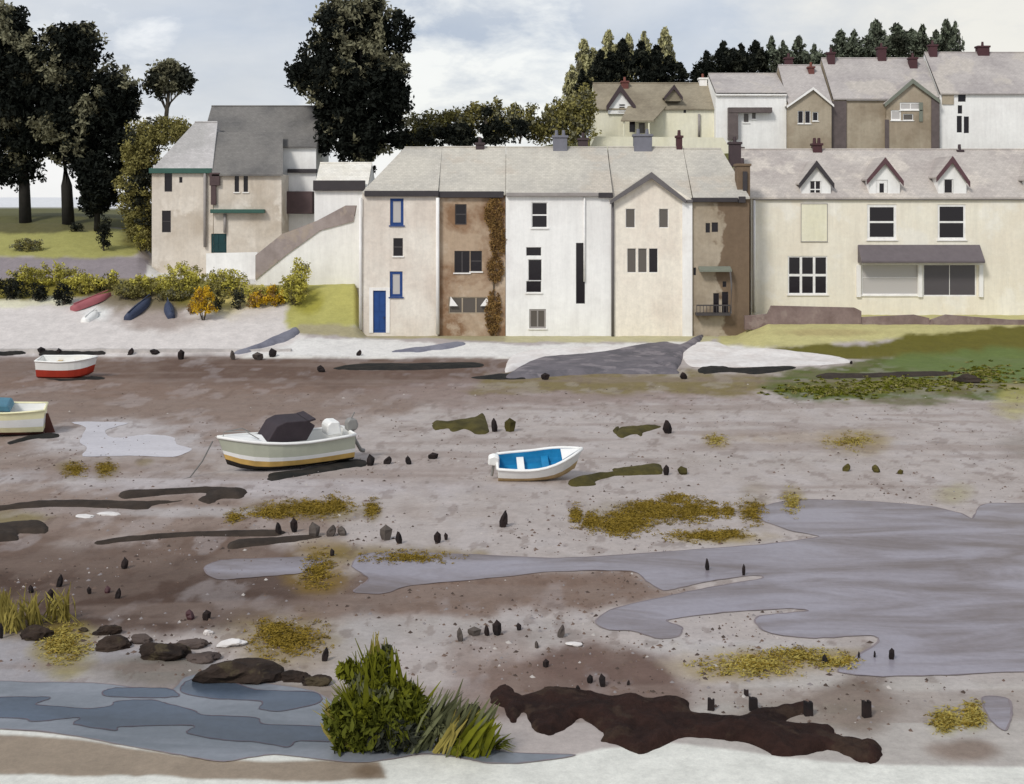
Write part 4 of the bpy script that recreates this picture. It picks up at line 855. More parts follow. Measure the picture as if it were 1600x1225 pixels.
# conifers: three cut shapes, each copied
def conifer_proto(seed, mats, wide=.4):
    rg = np.random.default_rng(seed); cen = []; crs = []
    for k in range(95):
        h = rg.random() ** .95 * .92 + .02; rad = wide * (1 - h ** 1.7) ** .9 * min(1, .55 + h * 2) * (.75 + .5 * rg.random()); an = rg.random() * 6.283
        for f in (.35, .8): cen.append((math.cos(an) * rad * f, math.sin(an) * rad * f, h - .06 * f + .02)); crs.append(.05 + .035 * (1 - h))
    mi = (rg.random(len(cen)) < .25).astype(int)
    V, Fq, mm = leaf_quads(np.array(cen), 16, np.array(crs), .075, mi, aspect=.5, up=.5)
    t = thing('conifer', 'x', 'tree'); np_mesh('crown', V, Fq, mats, mm, t)
    MB().tube([(0, 0, -.08), (0, 0, .3), (0, 0, .85)], .02, 6, r2=.006).build('trunk', 'bark_grey', t, local=True)
    return t
ORD = ['first', 'second', 'third', 'fourth', 'fifth', 'sixth', 'seventh', 'eighth', 'ninth', 'tenth', 'eleventh', 'twelfth', 'thirteenth', 'fourteenth']
def conifers(specs, Y, mats, lab, group, seed, wide=.4):
    pro = [conifer_proto(seed + k, mats, wide) for k in range(2)]
    used = [False, False]
    for i, (cx, top, bot, w) in enumerate(specs):
        top -= 5
        k = i % 2; o = pro[k] if not used[k] else copy_tree(pro[k]); used[k] = True
        Yi = Y + (i % 3) * .7; ft = P(cx, bot, Yi); h = (bot - top) * Yi / F; ww = w * 1.6 * Yi / F / (2 * wide)
        o.location = ft; o.scale = (ww, ww, h); o.rotation_euler = (0, 0, i * 1.3); o['label'] = lab(i); o['group'] = group; o['category'] = 'tree'
    for k in range(2):
        if not used[k]:
            for ch in list(pro[k].children): bpy.data.objects.remove(ch)
            bpy.data.objects.remove(pro[k])
conifers([(912,64,150,34),(927,78,150,32),(951,50,140,32),(966,72,150,34),(982,56,140,26),(1007,52,130,26),(1039,46,130,30),(893,106,180,26),(930,120,180,40)], 142, ('leaf_khaki', 'leaf_grey'), lambda i: f'{ORD[i]} pale khaki conifer behind the black conifers above the yellow house', 'pale conifers above the yellow house', 21)
conifers([(938,80,140,30),(955,84,140,36),(973,62,138,32),(1002,68,138,36),(1026,72,138,34),(1045,90,138,34),(1062,100,138,26),(910,112,150,20)], 136, DK, lambda i: f'{ORD[i]} black conifer above the yellow house roof', 'black conifers above the yellow house', 31, .42)
conifers([(1104,82,132,24),(1130,66,134,30),(1146,78,134,30),(1158,70,134,26),(1180,66,130,32),(1088,106,136,20)], 140, DK, lambda i: f'{ORD[i]} dark conifer behind the white hill house', 'dark conifers behind the white hill house', 41, .44)
conifers([(1206,60,120,22),(1224,66,120,22),(1248,60,120,30),(1272,72,120,22),(1292,86,116,28),(1314,50,112,36),(1335,50,112,26),(1368,34,108,38),(1400,40,104,44),(1424,48,100,34),(1442,42,100,26),(1463,50,98,26),(1478,34,96,28),(1492,36,92,20)], 143, ('leaf_spruce', 'leaf_deep'), lambda i: f'{ORD[i]} grey green conifer from the left along the long mauve roof', 'grey green conifers behind the long mauve roof', 51, .44)

SPR = ('leaf_spruce', 'leaf_deep')
for (es, mt, l) in (([(1106,110,24,15),(1150,98,42,16),(1188,90,18,16)], DK, 'dark hedge knitting together the conifers behind the white hill house'), ([(1220,92,26,14),(1268,96,40,14)], SPR, 'grey green hedge under the leftmost conifers of the long mauve roof'), ([(1345,78,46,16),(1405,68,46,18),(1452,74,30,14)], SPR, 'grey green hedge under the rightmost conifers of the long mauve roof')):
    shrub('hedge', l, 'hedge', es, 139, mt, size=.4, cr=.5, dens=8)
# plants on the banks of the left shore
def bank_shrub(name, label, cx, base, w, h, mats, mixf=.3, cat='bush', group=None, size=.2, dy=0):
    h *= 1.3; w *= 1.2; g = ground_at(cx, base); Yb = g.y + dy; g = Vector((X(cx, Yb), Yb, float(ground_z(cx, Yb)))); s = Yb / F
    py0 = HY + (H - g.z) / Yb * F
    return shrub(name, label, cat, [(cx, py0 - h * .5, w * .5, h * .5)], Yb, mats, mixf, size=size * .85, cr=.26, dens=24, n_per=24, foot=py0, group=group)
GB = 'shrubs along the left bank'
for a in ((20,466,44,26,DK,'black bush at the left edge of the pale shore'),(58,470,30,22,DK,'black bush above the pink dinghy, second from the left edge'),(100,476,30,26,DK,'dark rounded bush directly behind the pink dinghy'),
          (72,446,100,26,('leaf_yellow','leaf_olive'),'long olive bush on the bank at far left'),(157,452,16,14,DK,'tiny dark bush under the taupe lane'),(174,452,16,24,('leaf_olive','leaf_yellow'),'small upright olive bush beside the taupe lane'),
          (232,462,70,26,('leaf_yellow','leaf_olive'),'low olive bush above the navy kayak'),(285,462,60,40,('leaf_yellow','leaf_olive'),'lime olive bush in the middle of the left bank'),(270,470,50,14,OLV,'small olive bush between the two navy boats'),
          (338,486,28,34,('leaf_olive','leaf_deep'),'dark olive bush between the two yellow gorse clumps'),(374,482,18,26,('leaf_deep','leaf_grey'),'small grey bush under the ramp wall'),
          (420,470,90,18,('leaf_yellow','leaf_olive'),'long low olive bush below the white ramp'),(300,490,10,14,('leaf_ochre','leaf_rust'),'tiny ochre bush left of the gorse')):
    bank_shrub('bush', a[5], a[0], a[1], a[2], a[3], a[4], group=GB)
for a in ((130,458,60,24,('leaf_yellow','leaf_olive'),'olive bush on the bank between the taupe lane and the pink dinghy'),(350,462,70,34,('leaf_yellow','leaf_olive'),'broad olive bush behind the gorse below the white garden wall'),(200,468,44,22,OLV,'olive bush at the upper end of the long navy kayak'),(458,476,40,40,('leaf_yellow','leaf_olive'),'lime bush at the foot of the ramp beside the grass bank')):
    bank_shrub('bush', a[5], a[0], a[1], a[2], a[3], a[4], group=GB)
for a in ((318,500,30,40,'tall golden gorse bush on the left shore'),(400,480,30,18,'low golden gorse bush below the ramp'),(428,477,26,24,'golden gorse bush with a dark top nearest the grass bank')):
    bank_shrub('gorse_bush', a[4], a[0], a[1], a[2], a[3], ('leaf_gold', 'leaf_ochre'), .3, group='gorse on the left shore')
for a in ((163,392,20,44,DK,'black pointed shrub standing on the left lawn'),(219,392,14,30,('leaf_olive','leaf_yellow'),'small lime shrub on the lawn beside the stone house'),(120,362,20,12,DK,'small dark shrub at the foot of the forked trunk'),(45,392,50,14,OLV,'low olive shrub on the left lawn edge'),(470,458,24,44,('leaf_yellow','leaf_olive'),'tall lime shrub on the grass bank'),(575,508,24,36,('leaf_yellow','leaf_olive'),'lime shrub just left of the blue door')):
    bank_shrub('shrub', a[5], a[0], a[1], a[2], a[3], a[4], dy=-.6 if a[0] == 575 else 0)
# creepers on the quay houses
def creeper(label, ells, Y, mats):
    t = thing('wall_creeper', label, 'creeper', P(ells[0][0], max(e[1] + e[3] for e in ells), Y))
    out = []
    for (cx, cy, rx, ry) in ells:
        s = Y / F; n = int(rx * ry * s * s * 220); a = rng.random(n) * 6.283; r_ = rng.random(n) ** .5
        out.append(np.stack([X(cx, Y) + np.cos(a) * r_ * rx * s, Y - .06 - .1 * rng.random(n), Z(cy, Y) + np.sin(a) * r_ * ry * s], 1))
    cen = np.concatenate(out); mi = (rng.random(len(cen)) < .3).astype(int)
    V, Fq, mm = leaf_quads(cen, 12, .16, .12, mi, aspect=.7, flat=.3)
    np_mesh('foliage', V - np.array(t.location), Fq, mats, mm, t)
    MB().tube([P(ells[-1][0], ells[-1][1] + ells[-1][3], Y - .04), P(ells[0][0], ells[0][1], Y - .04)], .04, 5).build('stem', 'bark_grey', t)
creeper('ochre creeper climbing the right edge of the brown quay house', [(772,335,15,26),(778,375,12,26),(774,420,12,22),(771,490,12,36)], 92.12, ('leaf_ochre', 'leaf_rust'))

# ------------------------------------------------------------------ boats
def hull(stations, rows, mb, inner=False):
    """stations: x, half beam, keel z, sheer z;  rows: (beam share, height share) from keel to sheer"""
    vs = []; n = len(rows)
    for (x, hb, zk, zs, rake) in stations:
        for sg in (-1, 1):
            for (fb, fz) in rows: vs.append((x + rake * fz, sg * hb * fb, zk + (zs - zk) * fz))
    return vs, n
def make_hull(parent, st, rows, bands, transom=True, t=.05):
    """outer skin in bands of colour; returns nothing, adds hull, liner"""
    vs, n = hull(st, rows, None); K = len(st); fs = []; mi = []; mats = []
    for b2 in bands:
        if b2 not in mats: mats.append(b2)
    for i in range(K - 1):
        for sg in (0, 1):
            o0, o1 = i * 2 * n + sg * n, (i + 1) * 2 * n + sg * n
            for j in range(n - 1): fs.append((o0 + j, o1 + j, o1 + j + 1, o0 + j + 1)); mi.append(mats.index(bands[j]))
        fs.append((i * 2 * n, (i + 1) * 2 * n, (i + 1) * 2 * n + n, i * 2 * n + n)); mi.append(mats.index(bands[0]))
    if transom:
        for j in range(n - 1): fs.append((j, j + 1, n + j + 1, n + j)); mi.append(mats.index(bands[j]))
    m = MB(); m.v = vs; m.f = fs; m.mi = mi
    return m.build('hull', mats, parent, local=True, smooth=False)
def liner(parent, st, rows, mat, floor=.35, shrink=.9, name='interior'):
    sub = [(f, z) for f, z in rows if z >= floor]
    st2 = [(x + (.05 if i == 0 else -.05 if i == len(st) - 1 else 0), hb * shrink, zk + .03, zs - .012, rk) for i, (x, hb, zk, zs, rk) in enumerate(st)]
    vs, n = hull(st2, sub, None); K = len(st2); fs = []
    for i in range(K - 1):
        for sg in (0, 1):
            o0, o1 = i * 2 * n + sg * n, (i + 1) * 2 * n + sg * n
            for j in range(n - 1): fs.append((o0 + j, o1 + j, o1 + j + 1, o0 + j + 1))
        fs.append((i * 2 * n, (i + 1) * 2 * n, (i + 1) * 2 * n + n, i * 2 * n + n))
    for j in range(n - 1): fs.append((j, j + 1, n + j + 1, n + j))
    m = MB(); m.v = vs; m.f = fs; m.mi = [0] * len(fs)
    return m.build(name, mat, parent, local=True)
def rail(parent, st, mat, r=.045, name='gunwale'):
    m = MB()
    for sg in (-1, 1): m.tube([(x + rk, sg * hb * 1.0, zs) for (x, hb, zk, zs, rk) in st], r, 6)
    x, hb, zk, zs, rk = st[0]; m.tube([(x + rk, -hb, zs), (x + rk, hb, zs)], r, 6)
    return m.build(name, mat, parent, local=True, smooth=True)
ROWS = [(.12, 0), (.62, .1), (.84, .3), (.93, .55), (.98, .8), (1.0, 1.0)]
def mk_stations(L, B, zs0, zs1, zmid, keel_r=.25, rake=.35, K=11, trans=.78):
    out = []
    for i in range(K):
        u = i / (K - 1); hb = B / 2 * (trans + (1 - trans) * math.sin(min(u / .45, 1) * math.pi / 2)) * (1 if u < .5 else max(.02, (1 - ((u - .5) / .5) ** 2.3)))
        zs = zmid + (zs0 - zmid) * max(0, (1 - u / .45)) ** 1.6 + (zs1 - zmid) * max(0, (u - .4) / .6) ** 1.7
        zk = keel_r * max(0, (u - .7) / .3) ** 2.2
        out.append((-L / 2 + L * u * .94, hb, zk, zs, rake * u ** 3))
    return out
def boat_at(name, label, pxy, yaw, heel, pitch, lift=0.):
    g = ground_at(*pxy); return thing(name, label, 'boat', (g.x, g.y, g.z + lift), (math.radians(heel), math.radians(pitch), math.radians(yaw)))
# cabin boat: bow to the left and nearer
b1 = boat_at('cabin_boat', 'pale green and white motor boat with a black canopy and ochre waterline', (446, 729), 180 + 27, -3, 1, .02)
ST = mk_stations(5.1, 1.95, 1.12, 1.38, 1.06, .32, .35)
make_hull(b1, ST, [(.12, 0), (.66, .1), (.84, .2), (.9, .38), (.94, .52), (.975, .80), (1.0, 1.0)], ['boat_antifoul', 'boat_antifoul', 'boat_ochre', 'boat_white', 'boat_sage', 'boat_sage'])
liner(b1, ST, ROWS, 'boat_white', .35, .9); rail(b1, ST, 'boat_white', .06)
# fore deck
m = MB(); fd = [s_ for s_ in ST if s_[0] > .35]; vs = []
for (x, hb, zk, zs, rk) in fd: vs += [(x + rk, -hb * .97, zs + .01), (x + rk, 0, zs + .16 * (hb / .97)), (x + rk, hb * .97, zs + .01)]
fs = []
for i in range(len(fd) - 1):
    for j in range(2): fs.append((i * 3 + j, i * 3 + j + 1, i * 3 + 4 + j, i * 3 + 3 + j))
fs.append((0, 1, 2)); m.add(vs, fs); m.build('foredeck', 'boat_white', b1, local=True)
m = MB(); prof = [(.95, 1.1), (.55, 1.72), (.2, 1.86), (-.65, 1.84), (-.95, 1.62), (-.62, 1.08)]
m.prism([(x, -.72, z) for x, z in prof], (0, 1.44, 0)); cn = m.build('canopy', 'canopy_dark', b1, local=True, bevel=.025)
MB().prism([(-.66, -.74, 1.845), (-.95, -.74, 1.9), (-.97, -.74, 1.84), (-.7, -.74, 1.78)], (0, 1.48, 0)).build('canopy_peak', 'canopy_dark', cn, local=True)
MB().prism([(-1.55, -.35, 1.06), (-1.55, -.35, 1.48), (-1.7, -.35, 1.62), (-2.05, -.35, 1.6), (-2.15, -.35, 1.08)], (0, .7, 0)).build('engine_cover', 'boat_white', b1, local=True, bevel=.05)
m = MB().prism([(-2.42, -.16, 1.15), (-2.42, -.16, 1.5), (-2.55, -.16, 1.62), (-2.82, -.16, 1.58), (-2.92, -.16, 1.3), (-2.8, -.16, 1.12)], (0, .32, 0))
ob = m.build('outboard_motor', 'motor_grey', b1, local=True, bevel=.05)
MB().tube([(-2.66, 0, 1.2), (-2.8, 0, .75), (-3.05, 0, .3)], .07, 8).tube([(-3.05, 0, .3), (-3.2, 0, .26)], .08, 8).tube([(-2.6, 0, 1.5), (-2.75, .1, 1.85)], .03, 6).build('motor_leg', 'motor_grey', ob, local=True)
for sx in (.15, .62): pass
MB().tube([(2.4, 0, 1.36), (2.35, 0, 1.55), (1.6, .3, 1.55), (1.2, .62, 1.3)], .02, 6).tube([(2.35, 0, 1.55), (1.6, -.3, 1.55), (1.2, -.62, 1.3)], .02, 6).build('bow_rail', 'motor_grey', b1, local=True)
MB().tube([(2.78, 0, 1.25), (3.2, .1, .55), (3.7, .3, .06), (4.6, .7, .02), (5.4, .5, .02)], .025, 6).build('mooring_rope', 'rope_grey', b1, local=True, smooth=True)
# white dinghy, heeled towards the viewer, blue inside
b2_ = boat_at('dinghy', 'small white dinghy with a bright blue inside and tan bottom', (842, 747), 2, 17, -3, .10)
ST = mk_stations(3.0, 1.5, .66, .98, .62, .2, .3)
make_hull(b2_, ST, [(.12, 0), (.6, .06), (.78, .22), (.88, .42), (.95, .7), (1.0, 1.0)], ['boat_tan', 'boat_tan', 'boat_tan', 'boat_white', 'boat_white'])
liner(b2_, ST, ROWS, 'boat_blue', .3, .93); rail(b2_, ST, 'boat_white', .055)
for x in (-.65, .25): MB().box(x - .13, x + .13, -.62, .62, .42, .46).build('thwart', 'boat_blue' if x > 0 else 'boat_white', b2_, local=True)
m = MB().prism([(-1.42, -.14, .52), (-1.42, -.14, .86), (-1.6, -.14, .96), (-1.8, -.14, .9), (-1.84, -.14, .6)], (0, .28, 0)); ob = m.build('outboard_motor', 'boat_white', b2_, local=True, bevel=.04)
MB().tube([(-1.62, 0, .6), (-1.72, 0, .1)], .05, 8).build('motor_leg', 'motor_grey', ob, local=True)
MB().prism([(.85, -.42, .78), (1.5, -.02, .95), (1.5, .02, .95), (.85, .42, .78)], (0, 0, .03)).build('foredeck', 'boat_white', b2_, local=True)
# red boat far left
b3 = boat_at('rowing_boat', 'white boat with a bright red lower hull, below the sea wall at left', (107, 589), -2, 8, 0, .02)
ST = mk_stations(3.35, 1.45, 1.08, 1.2, 1.05, .28, .28, trans=.85)
make_hull(b3, ST, [(.12, 0), (.66, .05), (.86, .14), (.93, .52), (.97, .8), (1.0, 1.0)], ['boat_antifoul', 'boat_red', 'boat_red', 'boat_white', 'boat_white'])
liner(b3, ST, ROWS, 'boat_white', .5, .92); rail(b3, ST, 'boat_white', .05)
MB().box(-.75, -.5, -.6, .6, .8, .84).build('thwart', 'wood_seat', b3, local=True); MB().box(.2, .45, -.6, .6, .8, .84).build('thwart', 'wood_seat', b3, local=True)
# cream boat cut by the left edge: stern to the right
b4 = boat_at('sailing_boat', 'cream boat with a brown bottom and dark rudder, cut by the left edge', (-30, 680), 180 + 14, -6, -4, .10)
ST = mk_stations(5.2, 1.9, 1.25, 1.45, 1.12, .35, .4, trans=.7)
make_hull(b4, ST, [(.12, 0), (.62, .1), (.8, .22), (.9, .42), (.96, .72), (1.0, 1.0)], ['boat_brown', 'boat_brown', 'boat_cream', 'boat_white', 'boat_cream'])
liner(b4, ST, ROWS, 'boat_white', .5, .92); rail(b4, ST, 'boat_cream', .05)
MB().prism([(-2.62, -.04, .95), (-2.72, -.04, .95), (-3.1, -.04, .0), (-2.62, -.04, .05)], (0, .08, 0)).build('rudder', 'boat_brown', b4, local=True)
MB().prism([(-1.25, -.74, 1.12), (-1.1, -.74, 1.42), (1.6, -.5, 1.5), (2.0, -.4, 1.3)], (0, 1.4, 0)).build('boat_cover', 'cover_teal', b4, local=True, bevel=.05)
# small craft lying on the left shore
def upturned(name, label, a, b2, w, mat, h=.42, cat='boat'):
    """upturned hull whose keel runs between two photo points on the shore"""
    p, q_ = ground_at(*a), ground_at(*b2); c = (p + q_) / 2; L = (q_ - p).length; ax = (q_ - p).normalized(); side = ax.cross(Vector((0, 0, 1))).normalized(); upv = side.cross(ax)
    t = thing(name, label, cat, c); m = MB(); vs = []; n = 7; K = 13
    for i in range(K):
        u = i / (K - 1); hb = w / 2 * max(.05, 1 - abs(2 * u - .9) ** 2.6 if u > .45 else 1 - .35 * (1 - u / .45) ** 2)
        for k in range(n):
            an = math.pi * k / (n - 1); vs.append(c + ax * (u - .5) * L + side * math.cos(an) * hb + upv * (math.sin(an) ** .8 * h * (.6 + .4 * hb / (w / 2)) - .02))
    fs = [(i * n + k, i * n + k + 1, (i + 1) * n + k + 1, (i + 1) * n + k) for i in range(K - 1) for k in range(n - 1)] + [tuple(range(n)), tuple(range((K - 1) * n, K * n))]
    m.add(vs, fs); m.build('hull', mat, t, smooth=True)
    m = MB(); m.tube([c + ax * (u - .5) * L * .9 + upv * (h + .0) for u in (0, .5, 1)], .04, 6); m.build('keel', mat, t)
    return t
upturned('upturned_dinghy', 'pink upturned dinghy on the pale shore below the dark bushes', (114,486), (174,462), 1.0, 'hull_pink', .5)
upturned('kayak', 'long navy upturned kayak on the pale shore', (199,500), (237,468), .85, 'hull_navy', .5)
upturned('kayak', 'short navy upturned boat standing nearly end on, left of the gorse', (268,498), (261,474), .75, 'hull_navy', .5)
upturned('upturned_dinghy', 'small white upturned dinghy in front of the pink one', (132,504), (152,488), .9, 'boat_white', .4)

# ------------------------------------------------------------------ rocks and stones
def rock_mesh(seed, mat, flat=.6, sub=3, rough=.35):
    bm = bmesh.new(); bmesh.ops.create_icosphere(bm, subdivisions=sub, radius=.5)
    off = Vector((seed * 7.3, seed * 3.1, 0))
    for v in bm.verts:
        n_ = mnoise.noise(v.co * 1.7 + off) * rough - abs(mnoise.noise(v.co * 3.2 + off)) * rough * .6 + mnoise.noise(v.co * 9 + off) * rough * .14
        v.co *= 1 + n_; v.co.z *= flat
        if v.co.z < -.2 * flat: v.co.z = -.2 * flat - .02
    me = bpy.data.meshes.new('rock'); bm.to_mesh(me); bm.free(); me.materials.append(MATS[mat])
    return me
def rock(name, label, x0, y0, x1, y1, mat, seed, cat='rock', group=None, tall=False):
    """boulder filling a photo box, resting on the mud at the box's foot"""
    g = ground_at((x0 + x1) / 2, y1 - (0 if tall else (y1 - y0) * .15)); s = g.y / F; w = (x1 - x0) * s; h = (y1 - y0) * s
    me = rock_mesh(seed, mat, 1.0, 4, .6); o = bpy.data.objects.new(name, me); COL.objects.link(o)
    hh = h * (.34 if mat == 'pale_hard' else .62); o.location = g + Vector((0, 0, hh * .12)); o.scale = (w * (1.12 if mat != 'pale_hard' else .9), max(w * .65, .2), hh * 1.25); o.rotation_euler = (0, 0, 0)
    return tag(o, label, cat, group)
GR = 'dark boulders along the stream'
for k, a in enumerate(((34,966,80,1002,'rock_dark','oval dark boulder left of the lime weed patch'),(122,976,136,988,'rock_dark','tiny dark boulder between the lime patch and the paired boulders'),(146,964,188,994,'rock_dark','rounded dark boulder, upper of the stacked pair above the stream'),(152,985,205,1016,'rock_dark','wide dark boulder, lower of the stacked pair above the stream'),
        (205,984,240,1006,'rock_taupe','small taupe boulder left of the block shaped boulder'),(225,986,294,1034,'rock_dark','block shaped dark boulder with a taupe face above the stream'),(282,988,326,1014,'rock_taupe','pale grey boulder beside the white shell patch'),
        (297,1008,345,1036,'rock_taupe','low taupe boulder at the left end of the largest boulder'),(325,1010,425,1068,'rock_dark','largest dark boulder, overhanging the blue stream'),(440,1034,486,1066,'rock_dark','dark boulder left of the green tussock, nearer the big boulder'),(474,1044,516,1072,'rock_dark','dark boulder touching the green tussock'),
        (710,1090,752,1124,'rock_dark','single dark boulder left of the long mud bank'),(700,1148,726,1164,'stone_black','small black boulder in the foreground grass'),(1490,576,1532,600,'strand_brown','brown boulder on the green weed at the right edge'))):
    rock('boulder', a[5], *a[:4], a[4], k + 1, group=GR if k < 11 else None)
white = [(318,970,336,994,'ragged white stone patch above the pale grey boulder'),(336,982,384,1012,'ragged white rock beside the olive patch'),(884,994,914,1010,'small white stone on the brown mud at centre'),(150,797,190,804,'flat white shell bank left of the olive weed'),(117,800,148,808,'flat white shell bank nearer the left edge')]
for k, a in enumerate(white): rock('white_stone', a[4], *a[:4], 'pale_hard', 30 + k, cat='stone')
# little stones: six shard shapes, copied
def shard_mesh(seed, mat):
    rg = random.Random(seed); bm = bmesh.new(); n = 6
    lv = [(-.12, .28), (.38, .46 + .08 * rg.random()), (.72, .34 + .12 * rg.random()), (1.0, .04 + .12 * rg.random())]; lx, ly = rg.uniform(-.3, .3), rg.uniform(-.2, .2); n = rg.choice((4, 5, 5))
    rings = []
    for z, r_ in lv:
        rings.append([bm.verts.new((math.cos(6.283 * k / n + .4 * z) * r_ * (.7 + .6 * rg.random()) + z * lx, math.sin(6.283 * k / n + .4 * z) * r_ * (.7 + .6 * rg.random()) + z * ly, z * (.93 + .14 * rg.random()))) for k in range(n)])
    for i in range(3):
        for k in range(n): bm.faces.new((rings[i][k], rings[i][(k + 1) % n], rings[i + 1][(k + 1) % n], rings[i + 1][k]))
    bm.faces.new(rings[-1]); bm.normal_update()
    me = bpy.data.meshes.new('stone'); bm.to_mesh(me); bm.free(); me.materials.append(MATS[mat]); return me
SH = {m_: [shard_mesh(40 + i, m_) for i in range(6)] for m_ in ('stone_black', 'stone_grey', 'strand_olive', 'chimney_maroon')}
def stump_mesh(seed, mat):
    rg = random.Random(seed); m = MB()
    for (x0, x1, h) in ((-.45, -.08, 1.0), (-.08, .2, .86 + .1 * rg.random()), (.2, .45, .9 + .1 * rg.random())):
        m.prism([(x0, -.35, -.15), (x1, -.35, -.15), (x1 * .95, -.3, h - .08 * rg.random()), (x0 * .95, -.3, h)], (0, .66, 0))
    me = bpy.data.meshes.new('stump'); me.from_pydata(m.v, [], m.f); me.materials.append(MATS[mat]); return me
for m_ in list(SH): SH['stump_' + m_] = [stump_mesh(60 + i, m_) for i in range(6)]
SN = 0
def stones(items, lab, group, name='stone', cat='stone'):
    """items: (centre x, centre y, width, height[, material]) in photo points"""
    global SN
    for i, it in enumerate(items):
        cx, cy, w, h = it[:4]; m_ = it[4] if len(it) > 4 else 'stone_black'
        g = ground_at(cx, cy + h / 2); s = g.y / F
        o = bpy.data.objects.new(name, SH[('stump_' if name == 'stump' else '') + m_][SN % 6]); SN += 1; COL.objects.link(o)
        o.location = g + Vector((0, 0, -.03)); o.scale = (w * s * 1.05, max(w * s * .9, .1), h * s + .03); o.rotation_euler = (0, 0, (SN % 5 - 2) * .15)
        tag(o, lab(i), cat, group if len(items) > 1 else None)
stones([(579,719,14,16),(604,719,16,11),(639,719,11,12),(677,712,18,9)], lambda i: f'{ORD[i]} black stone in the row trailing right of the motor boat stern', 'stones trailing from the motor boat')
stones([(437,826,10,18),(460,820,12,22),(491,828,20,20,'stone_grey'),(516,829,18,16,'stone_grey'),(536,829,16,13,'stone_grey')], lambda i: f'{ORD[i]} stone from the left at the end of the long brown strand', 'stones at the end of the brown strand')
stones([(603,832,20,22,'stone_grey'),(625,840,10,18),(684,839,12,18),(697,838,7,10)], lambda i: f'{ORD[i]} stone from the left in the line above the olive pool head', 'stones above the pool head')
stones([(786,811,16,24)], lambda i: 'single tall black stone standing alone below the white dinghy', None)
stones([(773,664,12,20),(797,664,18,20,'strand_olive'),(1045,667,14,20)], lambda i: ('black stone at the right end of the left olive strand', 'olive stone right of the left olive strand', 'dark stone at the end of the strand above the dinghy')[i], 'stones by the far olive strands')
stones([(1041,734,11,16),(1068,735,18,11,'strand_olive')], lambda i: ('black stone at the right tip of the strand beside the dinghy', 'flat olive stone beyond the strand beside the dinghy')[i], 'stones by the dinghy strand')
stones([(1321,730,15,11,'strand_olive'),(1370,732,14,11,'strand_olive'),(1407,737,10,7,'strand_olive')], lambda i: f'{ORD[i]} of three small olive stones alone on the pale mud at right', 'small olive stones at right')
stones([(1106,882,7,18),(1162,890,7,18)], lambda i: ('left', 'right')[i] + ' of two thin black stakes standing in the lilac pool', 'thin stakes in the lilac pool', 'stake', 'stake')
stones([(195,880,12,16),(92,907,13,18),(49,920,10,11),(79,930,12,18),(86,941,6,9),(140,922,8,11),(168,921,10,10,'chimney_maroon'),(183,927,12,15)], lambda i: f'{ORD[i]} ' + ('stone down the dark brown mud at far left'), 'stones on the dark brown mud at left')
stones([(298,960,16,14,'chimney_maroon'),(323,961,14,15)], lambda i: ('maroon stone just above the white rock patch', 'black stone just above the white rock patch')[i], 'stones above the white rock patch')
stones([(2,945,8,14),(2,985,8,24)], lambda i: ('upper', 'lower')[i] + ' black stone at the very left edge above the stream', 'stones at the left edge')
stones([(519,863,8,10)], lambda i: 'tiny black stone left of the pool head beside olive weed', None)
stones([(507,1022,13,20)], lambda i: 'black stone on the olive patch above the green tussock', None)
stones([(720,991,11,20,'stone_grey'),(741,986,22,12,'stone_grey'),(762,985,8,16),(777,980,15,24),(811,979,9,10),(876,986,14,18,'stone_grey'),(839,1007,8,10,'stone_grey'),(853,1036,10,12)], lambda i: f'{ORD[i]} stone from the left in the scatter above the long mud bank', 'stones above the long mud bank')
stones([(904,1074,7,7),(922,1060,11,13),(942,1063,12,18),(981,1066,6,7)], lambda i: f'{ORD[i]} small black stone close along the top of the mud bank', 'stones along the mud bank')
stones([(1290,1030,10,14),(1342,1023,4,10),(1367,1022,4,10),(1393,1021,13,18)], lambda i: f'{ORD[i]} black stake from the left at the foot of the lilac pool', 'stakes at the foot of the lilac pool', 'stake', 'stake')
stones([(1111,1100,11,18),(1166,1082,8,9),(1177,1099,14,20),(1263,1106,14,22),(1354,1107,14,25)], lambda i: f'{ORD[i]} black stump from the left along the lower right mud bank', 'stumps along the lower right mud bank', 'stump', 'stump')
stones([(66,547,14,10),(92,549,9,9),(203,549,12,10),(243,549,18,7),(283,554,11,15),(365,555,8,14,'stone_grey'),(404,556,18,12,'stone_grey'),(426,551,14,12),(560,551,10,8),(503,576,14,10),(852,588,14,10),(1070,587,11,10)], lambda i: f'{ORD[i]} dark stone from the left along the foot of the quay', 'dark stones along the foot of the quay')
stones([(1330,566,5,5)], lambda i: 'speck of black stone on the green bank at right', None)

# ------------------------------------------------------------------ strands of wrack, dark mud, boat shadows laid as dark strips
def strand(label, outline, h, w, mat, group=None):
    o = mound('wrack_or_shadow_strand', outline, h, w, mat); tag(o, label, 'seaweed', group)  # also lays the boat shadows as dark strips
GS = 'dark strands of wrack and boat shadow strips on the mud'
strand('long brown strand ending in a hooked lump, below the pale pool', [(186,772),(200,766),(260,764),(320,761),(375,762),(386,769),(374,779),(345,779),(328,787),(310,781),(322,770),(260,773),(195,779)], .16, 9, 'strand_brown', GS)
strand('very long brown strand reaching the left edge below the hooked one', [(-120,800),(-20,792),(60,783),(130,781),(230,783),(286,782),(240,789),(225,796),(130,792),(40,794),(-60,804)], .14, 9, 'strand_brown', GS)
strand('short thick brown strand at the left edge', [(-80,826),(20,816),(60,815),(75,823),(70,833),(30,834),(26,844),(-40,848),(-90,842)], .18, 9, 'strand_brown', GS)
strand('thin straight brown strand running to the stones', [(150,846),(200,838),(300,831),(430,828),(445,833),(420,838),(300,838),(200,846),(155,851)], .12, 8, 'strand_brown', GS)
